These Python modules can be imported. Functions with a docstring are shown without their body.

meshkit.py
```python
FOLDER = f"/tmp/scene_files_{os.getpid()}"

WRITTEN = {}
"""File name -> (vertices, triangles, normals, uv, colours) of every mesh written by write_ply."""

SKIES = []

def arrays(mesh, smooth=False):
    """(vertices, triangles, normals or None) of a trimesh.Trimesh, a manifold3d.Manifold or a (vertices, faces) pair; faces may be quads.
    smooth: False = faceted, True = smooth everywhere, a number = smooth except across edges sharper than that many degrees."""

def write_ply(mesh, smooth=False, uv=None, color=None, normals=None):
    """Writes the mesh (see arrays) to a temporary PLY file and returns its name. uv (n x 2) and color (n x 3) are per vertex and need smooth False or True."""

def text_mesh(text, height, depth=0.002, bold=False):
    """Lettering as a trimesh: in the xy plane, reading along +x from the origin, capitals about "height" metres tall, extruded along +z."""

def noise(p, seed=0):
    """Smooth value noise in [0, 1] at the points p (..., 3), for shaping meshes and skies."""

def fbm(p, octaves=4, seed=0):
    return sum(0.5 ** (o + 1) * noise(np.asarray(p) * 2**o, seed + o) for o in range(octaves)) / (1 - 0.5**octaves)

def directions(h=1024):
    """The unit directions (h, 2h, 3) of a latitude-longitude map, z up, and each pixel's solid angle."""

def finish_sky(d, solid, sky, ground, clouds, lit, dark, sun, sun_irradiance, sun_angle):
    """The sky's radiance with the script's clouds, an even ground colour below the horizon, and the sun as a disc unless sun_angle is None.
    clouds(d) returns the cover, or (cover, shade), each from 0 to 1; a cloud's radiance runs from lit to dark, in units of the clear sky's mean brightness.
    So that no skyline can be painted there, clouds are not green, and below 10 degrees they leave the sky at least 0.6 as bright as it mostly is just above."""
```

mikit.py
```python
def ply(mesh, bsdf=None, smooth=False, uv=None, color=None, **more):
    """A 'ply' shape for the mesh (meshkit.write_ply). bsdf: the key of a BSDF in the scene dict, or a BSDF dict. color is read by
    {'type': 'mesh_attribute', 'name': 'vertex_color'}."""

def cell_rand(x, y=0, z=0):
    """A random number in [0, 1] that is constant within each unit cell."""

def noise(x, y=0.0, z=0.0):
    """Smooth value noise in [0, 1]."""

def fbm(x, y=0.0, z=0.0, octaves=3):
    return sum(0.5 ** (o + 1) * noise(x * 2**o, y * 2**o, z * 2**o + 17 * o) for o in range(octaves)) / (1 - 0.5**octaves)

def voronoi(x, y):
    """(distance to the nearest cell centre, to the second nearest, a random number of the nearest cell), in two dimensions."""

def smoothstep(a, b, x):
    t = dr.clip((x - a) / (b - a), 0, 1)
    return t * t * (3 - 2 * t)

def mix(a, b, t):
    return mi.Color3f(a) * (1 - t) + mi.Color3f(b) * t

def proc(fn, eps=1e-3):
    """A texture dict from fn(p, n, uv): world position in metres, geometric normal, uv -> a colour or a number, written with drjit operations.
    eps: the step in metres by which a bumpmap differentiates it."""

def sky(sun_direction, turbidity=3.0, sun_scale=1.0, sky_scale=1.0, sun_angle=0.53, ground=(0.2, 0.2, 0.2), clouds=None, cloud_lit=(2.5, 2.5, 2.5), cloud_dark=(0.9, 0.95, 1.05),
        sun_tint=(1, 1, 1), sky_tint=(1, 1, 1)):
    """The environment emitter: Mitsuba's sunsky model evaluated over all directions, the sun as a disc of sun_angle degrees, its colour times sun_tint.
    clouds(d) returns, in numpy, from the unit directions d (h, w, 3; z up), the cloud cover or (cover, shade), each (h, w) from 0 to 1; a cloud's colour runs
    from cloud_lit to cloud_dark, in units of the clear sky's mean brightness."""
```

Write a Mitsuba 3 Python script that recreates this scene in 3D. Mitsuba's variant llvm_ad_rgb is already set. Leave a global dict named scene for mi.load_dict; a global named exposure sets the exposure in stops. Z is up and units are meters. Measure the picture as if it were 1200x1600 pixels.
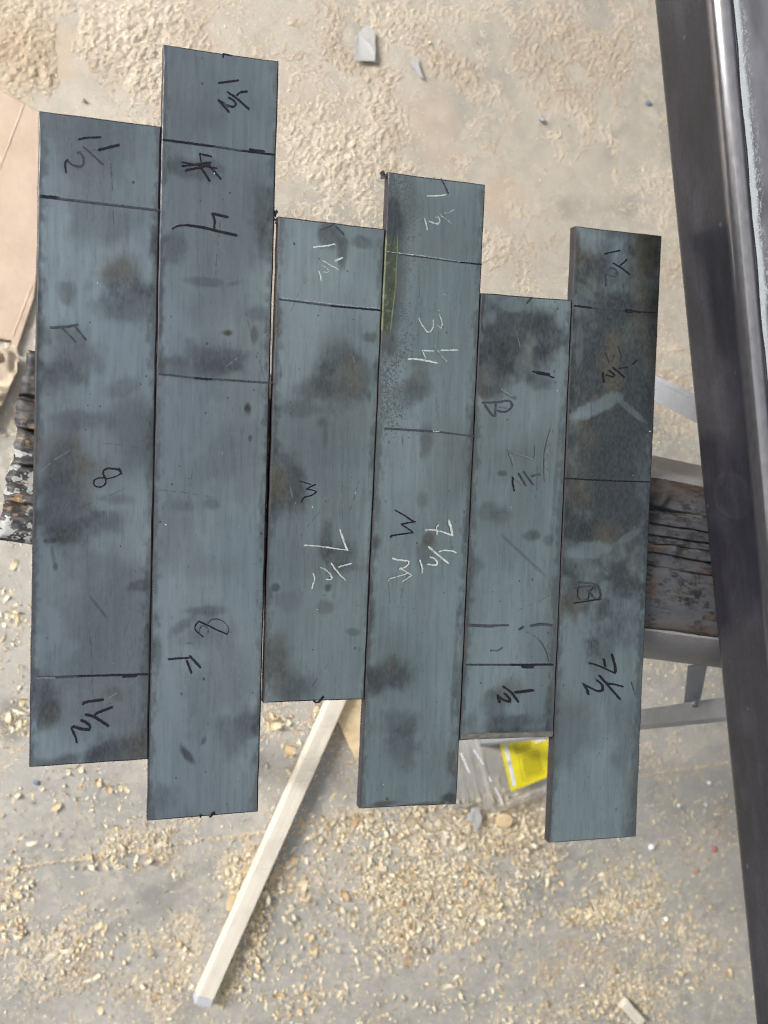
import math
import numpy as np, trimesh, drjit as dr, mitsuba as mi, mikit, meshkit
from shapely.geometry import Polygon, LineString, Point
from shapely import contains_xy
from mikit import noise, fbm, voronoi, smoothstep, mix, cell_rand

T = mi.ScalarTransform4f
IN = 0.0254            # plans below are in inches, x to the right, y away from the viewer's feet, z up from the bar tops
TOP = 28.0             # bar tops above the floor, inches
FLOOR = -TOP
rng = np.random.default_rng(7)
scene, labels = {}, {}


def W(x, y, z=0.0):
    return np.stack(np.broadcast_arrays(np.asarray(x, float) * IN, np.asarray(y, float) * IN, (np.asarray(z, float) + TOP) * IN), -1)


# ---------------------------------------------------------------- camera, lights, exposure
CAM_H = 15.978
eye = W(0, 0, CAM_H)
fwd, up = np.array([0.30654, -0.06649, -0.94953]), np.array([0.0, 0.99756, -0.06985])
scene['camera'] = {'type': 'thinlens', 'fov': 46.997, 'fov_axis': 'x', 'aperture_radius': 0.00105, 'focus_distance': 0.43,
                   'near_clip': 0.02, 'far_clip': 60.0, 'to_world': T().look_at(origin=eye.tolist(), target=(eye + fwd).tolist(), up=up.tolist())}
exposure = -0.22


def lamp(key, label, cx, cy, cz, sx, sy, normal, rad, group=None):
    n = np.array(normal, float)
    ref = [0, 1, 0] if abs(n[1]) < 0.9 else [1, 0, 0]
    scene[key] = {'type': 'rectangle', 'to_world': T().look_at(origin=[cx, cy, cz], target=[cx + n[0], cy + n[1], cz + n[2]], up=ref).scale([sx, sy, 1]),
                  'bsdf': {'type': 'diffuse', 'reflectance': {'type': 'rgb', 'value': [.6, .6, .6]}},
                  'emitter': {'type': 'area', 'radiance': {'type': 'rgb', 'value': rad}}}
    labels[key] = {'label': label, 'category': 'light'}
    if group:
        labels[key]['group'] = group


_k = 0
for _x in (-1.25, 1.25):
    for _y in (-1.25, 1.25):
        lamp('added_overhead_panel' + ('' if _k == 0 else f'_{_k:03d}'), 'wide unseen panel added overhead for soft ambient light', .3 + _x, _y, 3.0, 1.22, 1.22, (0, 0, -1), [.74, .79, .85], 'unseen panels added overhead for soft ambient light')  # unseen panels added as soft fill and for even reflections in the steel
        _k += 1
lamp('high_window', 'bright daylit window high in the wall at the upper left', -3.1, 1.5, 2.45, 0.85, .36, (1, -0.45, -.62), [112, 109, 103])

# ---------------------------------------------------------------- measured plans (inches)
BARS = [[(-0.95,5.497), (1.004,5.5), (0.825,-5.556), (-1.158,-5.525)],[(1.03,6.86), (3.022,6.891), (2.813,-6.734), (0.811,-6.685)],[(3.05,4.196), (5.069,4.17), (4.841,-4.73), (2.883,-4.67)],[(5.1,5.212), (7.074,5.198), (6.824,-6.998), (4.79,-6.883)],[(7.036,3.143), (9.035,3.149), (8.957,-5.793), (6.854,-5.694)],[(9.051,4.611), (11.067,4.611), (11.046,-8.167), (8.941,-8.057)]]
MARKS = [[('handwritten fraction 1 1/2 in black marker near the top end', [('k', np.float64(0.041), [(-0.326, 5.112), (-0.202, 5.153), (0.012, 5.188)]), ('m', np.float64(0.041), [(-0.255, 4.993), (-0.104, 4.884), (0.048, 4.745)]), ('f', np.float64(0.031), [(-0.104, 4.961), (-0.006, 4.98)]), ('k', np.float64(0.052), [(-0.006, 4.98), (0.174, 5.046), (0.304, 5.096)]), ('m', np.float64(0.046), [(-0.344, 4.891), (-0.309, 4.904), (-0.256, 4.81), (-0.265, 4.709), (-0.327, 4.665), (-0.415, 4.682), (-0.512, 4.734)]), ('k', np.float64(0.036), [(-0.506, 4.753), (-0.547, 4.694), (-0.53, 4.55)])]), ('black marker cut line below the upper fraction', [('k', np.float64(0.061), [(-0.915, 4.116), (-0.784, 4.115), (-0.645, 4.118)]), ('m', np.float64(0.046), [(-0.653, 4.107), (-0.006, 4.097), (0.966, 4.082)])]), ('faded letter F in marker', [('m', np.float64(0.052), [(-0.774, 1.977), (-0.544, 2.004), (-0.357, 2.054)]), ('m', np.float64(0.047), [(-0.589, 1.974), (-0.483, 1.868), (-0.385, 1.762)]), ('m', np.float64(0.047), [(-0.393, 2.023), (-0.313, 1.925), (-0.223, 1.813)])]), ('numeral 8 in black marker', [('k', np.float64(0.041), [(0.35, -0.435), (0.313, -0.387), (0.183, -0.364), (0.091, -0.381), (0.058, -0.439), (0.073, -0.497), (0.1, -0.535)]), ('k', np.float64(0.028), [(0.1, -0.535), (0.146, -0.538), (0.257, -0.504), (0.35, -0.454)]), ('k', np.float64(0.032), [(0.1, -0.539), (0.036, -0.526), (-0.056, -0.546), (-0.096, -0.595), (-0.083, -0.662), (-0.019, -0.691), (0.054, -0.671), (0.1, -0.612), (0.1, -0.539)]), ('k', np.float64(0.043), [(0.322, -0.368), (0.36, -0.454)])]), ('black marker cut line above the lower fraction', [('m', np.float64(0.043), [(-0.753, -3.976), (-0.297, -3.976)]), ('k', np.float64(0.039), [(-0.334, -3.974), (0.356, -3.994), (0.833, -4.007)]), ('k', np.float64(0.045), [(0.394, -4.028), (0.612, -4.025)]), ('f', np.float64(0.043), [(-1.023, -3.966), (-0.735, -3.975)])]), ('handwritten fraction 1 1/2 in black marker near the bottom end', [('k', np.float64(0.049), [(-0.27, -4.469), (-0.233, -4.442), (0.055, -4.415)]), ('k', np.float64(0.05), [(0.205, -4.562), (-0.038, -4.645), (-0.079, -4.686)]), ('k', np.float64(0.051), [(-0.224, -4.661), (-0.075, -4.722), (0.14, -4.888)]), ('k', np.float64(0.049), [(-0.304, -4.761), (-0.224, -4.801), (-0.159, -4.875), (-0.169, -4.934), (-0.298, -4.914), (-0.427, -4.855)]), ('k', np.float64(0.039), [(-0.427, -4.855), (-0.461, -4.892), (-0.409, -5.015), (-0.376, -5.137)])])], [('small black tick at the top end', [('k', np.float64(0.033), [(2.051, 6.86), (2.042, 6.799)]), ('k', np.float64(0.027), [(2.08, 6.861), (2.177, 6.848)])]), ('handwritten fraction 1 1/2 in black marker', [('k', np.float64(0.039), [(1.975, 6.358), (2.308, 6.45)]), ('k', np.float64(0.04), [(2.461, 6.281), (2.359, 6.257), (2.285, 6.19)]), ('k', np.float64(0.04), [(2.129, 6.221), (2.282, 6.141), (2.499, 5.99)]), ('k', np.float64(0.04), [(2.149, 6.132), (2.243, 6.088), (2.273, 6.035), (2.234, 5.992), (2.108, 6.003), (1.971, 6.066)]), ('k', np.float64(0.04), [(1.971, 6.066), (2.069, 5.969), (2.151, 5.889)]), ('m', np.float64(0.033), [(2.073, 6.017), (2.143, 5.976)])]), ('black marker cut line', [('k', np.float64(0.041), [(1.037, 5.277), (1.94, 5.271)]), ('m', np.float64(0.037), [(1.92, 5.272), (2.409, 5.258)]), ('k', np.float64(0.033), [(2.409, 5.258), (2.967, 5.258)]), ('k', np.float64(0.045), [(2.527, 5.297), (2.776, 5.289)])]), ('scribbled out character in black marker', [('k', np.float64(0.027), [(1.854, 5.094), (1.652, 5.118), (1.682, 4.969)]), ('k', np.float64(0.025), [(1.358, 4.94), (1.596, 4.921), (1.953, 4.906)]), ('k', np.float64(0.03), [(1.359, 4.874), (1.845, 4.992)]), ('k', np.float64(0.041), [(1.416, 4.805), (1.827, 4.948)]), ('k', np.float64(0.037), [(1.663, 4.91), (1.829, 4.677)]), ('k', np.float64(0.033), [(1.827, 4.929), (2.022, 4.731)])]), ('large numeral 4 in black marker', [('k', np.float64(0.045), [(2.145, 4.088), (1.882, 4.123), (1.922, 4.008), (1.913, 3.872)]), ('k', np.float64(0.033), [(1.2, 3.799), (1.298, 3.855), (1.47, 3.883)]), ('k', np.float64(0.048), [(1.46, 3.882), (1.7, 3.871), (1.913, 3.837), (2.306, 3.789)])]), ('black marker line across the middle', [('m', np.float64(0.039), [(0.989, 1.293), (1.603, 1.253)]), ('k', np.float64(0.045), [(1.603, 1.249), (1.916, 1.238)]), ('m', np.float64(0.041), [(1.916, 1.246), (2.959, 1.225)])]), ('thin numeral 8 written over a smudge', [('m', np.float64(0.021), [(1.864, -3.132), (1.944, -3.064), (2.084, -3.079), (2.206, -3.187), (2.238, -3.27), (2.208, -3.341)]), ('k', np.float64(0.029), [(2.208, -3.348), (2.046, -3.273), (1.844, -3.162), (1.704, -3.089), (1.645, -3.154), (1.636, -3.235), (1.726, -3.331), (1.776, -3.374)]), ('m', np.float64(0.018), [(1.716, -3.32), (1.715, -3.228), (1.785, -3.16), (1.865, -3.235), (1.866, -3.317)])]), ('letter F in black marker', [('k', np.float64(0.032), [(1.174, -3.757), (1.295, -3.749), (1.531, -3.747)]), ('k', np.float64(0.048), [(1.492, -3.8), (1.572, -4.015)]), ('k', np.float64(0.048), [(1.55, -3.721), (1.731, -3.931)])]), ('two black ticks at the bottom end', [('k', np.float64(0.035), [(1.751, -6.699), (1.771, -6.67)]), ('k', np.float64(0.04), [(1.934, -6.713), (2.004, -6.657)])])], [('faint black ticks at the top end', [('m', np.float64(0.029), [(3.841, 4.034), (4.081, 4.148)]), ('m', np.float64(0.035), [(4.113, 4.121), (4.264, 3.994)])]), ('handwritten fraction 1 1/2 in white chalk', [('c', np.float64(0.035), [(3.7, 3.707), (3.92, 3.747), (4.092, 3.796)]), ('c', np.float64(0.036), [(4.104, 3.489), (4.177, 3.531), (4.251, 3.568)]), ('c', np.float64(0.033), [(3.882, 3.482), (4.01, 3.416), (4.17, 3.345)]), ('c', np.float64(0.031), [(3.863, 3.39), (3.958, 3.351), (3.991, 3.303), (3.959, 3.275), (3.886, 3.275)]), ('c', np.float64(0.035), [(3.801, 3.288), (3.834, 3.21), (3.855, 3.125)])]), ('dark cut line with a faint chalk edge', [('m', np.float64(0.035), [(3.095, 2.726), (4.065, 2.677)]), ('k', np.float64(0.036), [(4.044, 2.678), (4.995, 2.664)]), ('d', np.float64(0.018), [(3.105, 2.751), (4.022, 2.717), (4.983, 2.69)])]), ('small letter M in black marker', [('k', np.float64(0.024), [(3.501, -0.543), (3.724, -0.607)]), ('k', np.float64(0.031), [(3.805, -0.612), (3.714, -0.648), (3.641, -0.69)]), ('k', np.float64(0.026), [(3.641, -0.697), (3.769, -0.716), (3.833, -0.745), (3.728, -0.814), (3.601, -0.846), (3.55, -0.933)])]), ('handwritten 7 1/2 in white chalk', [('c', np.float64(0.049), [(4.293, -1.449), (4.367, -1.665), (4.44, -1.836)]), ('c', np.float64(0.031), [(4.44, -1.836), (4.152, -1.796), (3.893, -1.755)]), ('c', np.float64(0.036), [(3.893, -1.755), (3.721, -1.738), (3.615, -1.737)]), ('c', np.float64(0.03), [(4.283, -2.152), (4.419, -2.116), (4.529, -2.092)]), ('c', np.float64(0.037), [(4.131, -2.085), (4.269, -2.258), (4.414, -2.406)]), ('c', np.float64(0.032), [(3.943, -2.156), (4.074, -2.243), (4.151, -2.34), (4.13, -2.378), (4.033, -2.384)]), ('c', np.float64(0.041), [(3.79, -2.269), (3.817, -2.375), (3.797, -2.458), (3.771, -2.542)])]), ('small black hook mark at the bottom end', [('k', np.float64(0.043), [(3.845, -4.686), (3.878, -4.721)]), ('k', np.float64(0.047), [(3.878, -4.721), (3.954, -4.704), (4.028, -4.623)])])], [('dark tick at the top end', [('m', np.float64(0.032), [(6.148, 5.199), (6.23, 5.084), (6.302, 4.949)]), ('f', np.float64(0.031), [(6.012, 5.198), (5.936, 5.14)])]), ('handwritten fraction 1 1/2 in white chalk', [('c', np.float64(0.037), [(5.867, 4.849), (5.963, 4.856), (6.244, 4.907)]), ('d', np.float64(0.032), [(6.244, 4.568), (6.322, 4.594), (6.428, 4.65)]), ('d', np.float64(0.032), [(6.077, 4.596), (6.207, 4.493), (6.377, 4.393)]), ('c', np.float64(0.032), [(6.061, 4.478), (6.109, 4.492), (6.14, 4.433), (6.132, 4.378), (6.054, 4.356), (5.918, 4.389)]), ('c', np.float64(0.037), [(5.833, 4.429), (5.861, 4.334), (5.893, 4.23)])]), ('upper cut line scribed in chalk and marker', [('d', np.float64(0.022), [(5.111, 3.75), (5.974, 3.728), (6.585, 3.691)]), ('m', np.float64(0.022), [(5.358, 3.726), (5.975, 3.705), (6.585, 3.682)]), ('k', np.float64(0.028), [(6.585, 3.682), (7.027, 3.679)])]), ('handwritten 3 1/4 in white chalk', [('c', np.float64(0.032), [(5.762, 2.563), (5.853, 2.415), (5.943, 2.321), (6.001, 2.338), (6.058, 2.428), (6.06, 2.555)]), ('c', np.float64(0.025), [(6.145, 2.452), (6.215, 2.406), (6.239, 2.494), (6.179, 2.672)]), ('c', np.float64(0.038), [(6.217, 1.987), (6.578, 2.016)]), ('d', np.float64(0.025), [(6.096, 2.082), (6.199, 1.937), (6.351, 1.786)]), ('c', np.float64(0.033), [(6.07, 1.971), (5.845, 1.966), (5.921, 1.822)]), ('c', np.float64(0.045), [(5.568, 1.794), (5.771, 1.792), (6.145, 1.746)])]), ('dark line across the middle', [('m', np.float64(0.05), [(5.139, 0.466), (5.767, 0.447), (6.2, 0.437)]), ('m', np.float64(0.041), [(6.18, 0.437), (6.967, 0.365)]), ('c', np.float64(0.02), [(6.111, 0.444), (6.24, 0.446)])]), ('letter M in black marker', [('k', np.float64(0.033), [(5.385, -1.086), (5.586, -1.193), (5.725, -1.286), (5.795, -1.304), (5.522, -1.35)]), ('k', np.float64(0.033), [(5.522, -1.359), (5.711, -1.481), (5.751, -1.518), (5.594, -1.535), (5.333, -1.57), (5.304, -1.607)])]), ('letter M in white chalk', [('c', np.float64(0.04), [(5.333, -2.005), (5.47, -2.04), (5.646, -2.062), (5.667, -2.113), (5.61, -2.177), (5.493, -2.212)]), ('c', np.float64(0.028), [(5.493, -2.197), (5.632, -2.274), (5.742, -2.338), (5.548, -2.465)]), ('c', np.float64(0.028), [(5.652, -2.305), (5.438, -2.36), (5.303, -2.399), (5.265, -2.434)])]), ('handwritten 7 1/2 in white chalk', [('c', np.float64(0.065), [(6.481, -1.279), (6.525, -1.401), (6.566, -1.562)]), ('c', np.float64(0.039), [(6.57, -1.58), (6.346, -1.503), (6.185, -1.47), (5.986, -1.454)]), ('c', np.float64(0.039), [(6.263, -1.372), (6.228, -1.418), (6.244, -1.553)]), ('c', np.float64(0.039), [(6.287, -1.892), (6.397, -1.867), (6.559, -1.883), (6.651, -1.916)]), ('c', np.float64(0.058), [(6.074, -1.795), (6.258, -1.944), (6.485, -2.118)]), ('c', np.float64(0.044), [(6.109, -1.989), (6.2, -2.028), (6.267, -2.114), (6.224, -2.155), (6.063, -2.129)]), ('c', np.float64(0.051), [(5.902, -2.051), (5.945, -2.183), (5.958, -2.287)])])], [('faded black tick at the top end', [('m', np.float64(0.053), [(8.119, 3.124), (8.038, 3.019)])]), ('short black dash near the upper dark patch', [('k', np.float64(0.04), [(8.202, 1.683), (8.309, 1.67)]), ('k', np.float64(0.08), [(8.299, 1.665), (8.556, 1.639)]), ('k', np.float64(0.041), [(8.535, 1.627), (8.666, 1.587)])]), ('letter B gone over in dark marker', [('m', np.float64(0.052), [(7.141, 1.026), (7.459, 1.048), (7.645, 1.083)]), ('m', np.float64(0.052), [(7.193, 0.981), (7.343, 0.799), (7.416, 0.783)]), ('m', np.float64(0.045), [(7.416, 0.783), (7.419, 1.008)]), ('m', np.float64(0.05), [(7.433, 0.887), (7.611, 0.861), (7.734, 0.926), (7.784, 1.003), (7.729, 1.077), (7.645, 1.083)]), ('f', np.float64(0.04), [(7.504, 0.955), (7.639, 0.941)])]), ('rubbed out pen strokes', [('f', np.float64(0.066), [(7.534, 1.295), (7.852, 1.138)]), ('f', np.float64(0.045), [(7.723, 0.11), (7.849, -0.192)]), ('f', np.float64(0.082), [(8.656, 0.516), (8.555, 0.051), (8.575, -0.471)])]), ('handwritten 7 1/2 in thin grey marker', [('f', np.float64(0.046), [(8.314, 0.19), (8.313, -0.079)]), ('f', np.float64(0.043), [(8.313, -0.079), (8.14, -0.025), (7.798, 0.064)]), ('m', np.float64(0.046), [(8.271, -0.394), (8.43, -0.357)]), ('m', np.float64(0.04), [(8.076, -0.313), (8.298, -0.571)]), ('m', np.float64(0.043), [(7.971, -0.353), (8.128, -0.582)]), ('f', np.float64(0.032), [(7.869, -0.46), (8.053, -0.563)]), ('k', np.float64(0.032), [(7.836, -0.422), (7.835, -0.518), (7.877, -0.699)])]), ('rough dark scratch line', [('m', np.float64(0.056), [(6.936, -3.369), (7.29, -3.399), (7.5, -3.411)]), ('m', np.float64(0.035), [(7.5, -3.403), (7.839, -3.405)]), ('m', np.float64(0.05), [(8.355, -3.441), (8.572, -3.414), (8.814, -3.44)]), ('m', np.float64(0.041), [(8.099, -3.5), (8.172, -3.454)]), ('f', np.float64(0.027), [(7.516, -3.905), (7.622, -3.92), (7.727, -3.866)]), ('f', np.float64(0.019), [(8.273, -3.566), (8.473, -3.674), (8.631, -3.83), (8.749, -4.055), (8.788, -4.196)])]), ('black marker cut line with a thick blot', [('m', np.float64(0.035), [(6.96, -4.168), (7.952, -4.223)]), ('k', np.float64(0.044), [(7.93, -4.22), (8.868, -4.265)]), ('k', np.float64(0.09), [(8.201, -4.265), (8.397, -4.279)])]), ('handwritten fraction 1/2 in black marker', [('k', np.float64(0.055), [(8.047, -4.795), (8.447, -4.776)]), ('k', np.float64(0.055), [(7.785, -4.666), (7.95, -4.785), (8.107, -4.983)]), ('k', np.float64(0.052), [(7.811, -4.805), (7.922, -4.912), (7.924, -4.977), (7.805, -4.943), (7.685, -4.866)]), ('k', np.float64(0.052), [(7.663, -4.835), (7.695, -4.97)])])], [('handwritten fraction 1 1/2 in thin black marker', [('k', np.float64(0.036), [(9.73, 4.119), (10.072, 4.213)]), ('k', np.float64(0.039), [(10.248, 4.046), (10.118, 3.928)]), ('k', np.float64(0.036), [(9.938, 3.952), (10.12, 3.88), (10.329, 3.759)]), ('m', np.float64(0.039), [(9.875, 3.86), (10.011, 3.823), (10.059, 3.75), (10.005, 3.694), (9.904, 3.699), (9.77, 3.717)]), ('m', np.float64(0.041), [(9.758, 3.716), (9.797, 3.604), (9.791, 3.488)])]), ('upper black cut line with a wedge shaped blot', [('k', np.float64(0.044), [(9.093, 3.035), (9.489, 3.024)]), ('m', np.float64(0.027), [(9.489, 3.024), (10.25, 3.023)]), ('k', np.float64(0.091), [(10.284, 3.022), (10.409, 3.02)]), ('k', np.float64(0.049), [(10.386, 3.025), (10.615, 3.015)]), ('k', np.float64(0.031), [(10.592, 3.017), (10.984, 3.027)])]), ('handwritten 3 1/2 in thin black marker', [('m', np.float64(0.036), [(9.838, 2.139), (9.935, 1.969), (10.013, 1.992), (10.043, 2.091)]), ('m', np.float64(0.036), [(10.136, 2.272), (10.223, 2.121), (10.193, 2.031)]), ('k', np.float64(0.034), [(10.175, 1.841), (10.367, 1.876)]), ('k', np.float64(0.035), [(10.027, 1.853), (10.155, 1.771), (10.296, 1.67)]), ('k', np.float64(0.035), [(9.94, 1.79), (10.067, 1.708), (10.047, 1.658), (9.865, 1.695)]), ('k', np.float64(0.035), [(9.796, 1.734), (9.822, 1.541)]), ('k', np.float64(0.031), [(10.489, 1.945), (10.577, 2.028)])]), ('dark line across the middle', [('k', np.float64(0.035), [(9.009, -0.434), (9.936, -0.467), (10.987, -0.487)])]), ('letter B scribbled over in black marker', [('m', np.float64(0.042), [(9.424, -2.579), (9.787, -2.618), (9.905, -2.722), (9.945, -2.864), (9.892, -2.953), (9.73, -2.878)]), ('m', np.float64(0.037), [(9.34, -2.697), (9.698, -2.656), (9.814, -2.719)]), ('m', np.float64(0.028), [(9.407, -2.708), (9.414, -2.869), (9.507, -2.952), (9.641, -2.926), (9.67, -2.796), (9.611, -2.734)]), ('k', np.float64(0.031), [(9.318, -3.002), (9.508, -2.982), (9.937, -2.935)]), ('m', np.float64(0.029), [(9.811, -2.659), (9.68, -2.776), (9.752, -2.858)])]), ('handwritten 7 1/2 in black marker', [('k', np.float64(0.051), [(10.268, -4.127), (10.36, -4.413), (10.349, -4.526)]), ('k', np.float64(0.044), [(10.349, -4.526), (10.106, -4.414), (9.913, -4.333), (9.738, -4.281)]), ('k', np.float64(0.038), [(10.072, -4.215), (10.12, -4.372)]), ('k', np.float64(0.044), [(10.152, -4.74), (10.344, -4.766), (10.555, -4.827)]), ('k', np.float64(0.051), [(9.986, -4.561), (10.218, -4.801), (10.493, -5.088)]), ('k', np.float64(0.046), [(9.927, -4.656), (10.057, -4.763), (10.078, -4.877), (9.936, -4.882), (9.616, -4.722)]), ('k', np.float64(0.046), [(9.615, -4.713), (9.699, -4.839), (9.734, -4.939)]), ('f', np.float64(0.03), [(10.778, -4.75), (10.852, -4.94)])])]]
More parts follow.
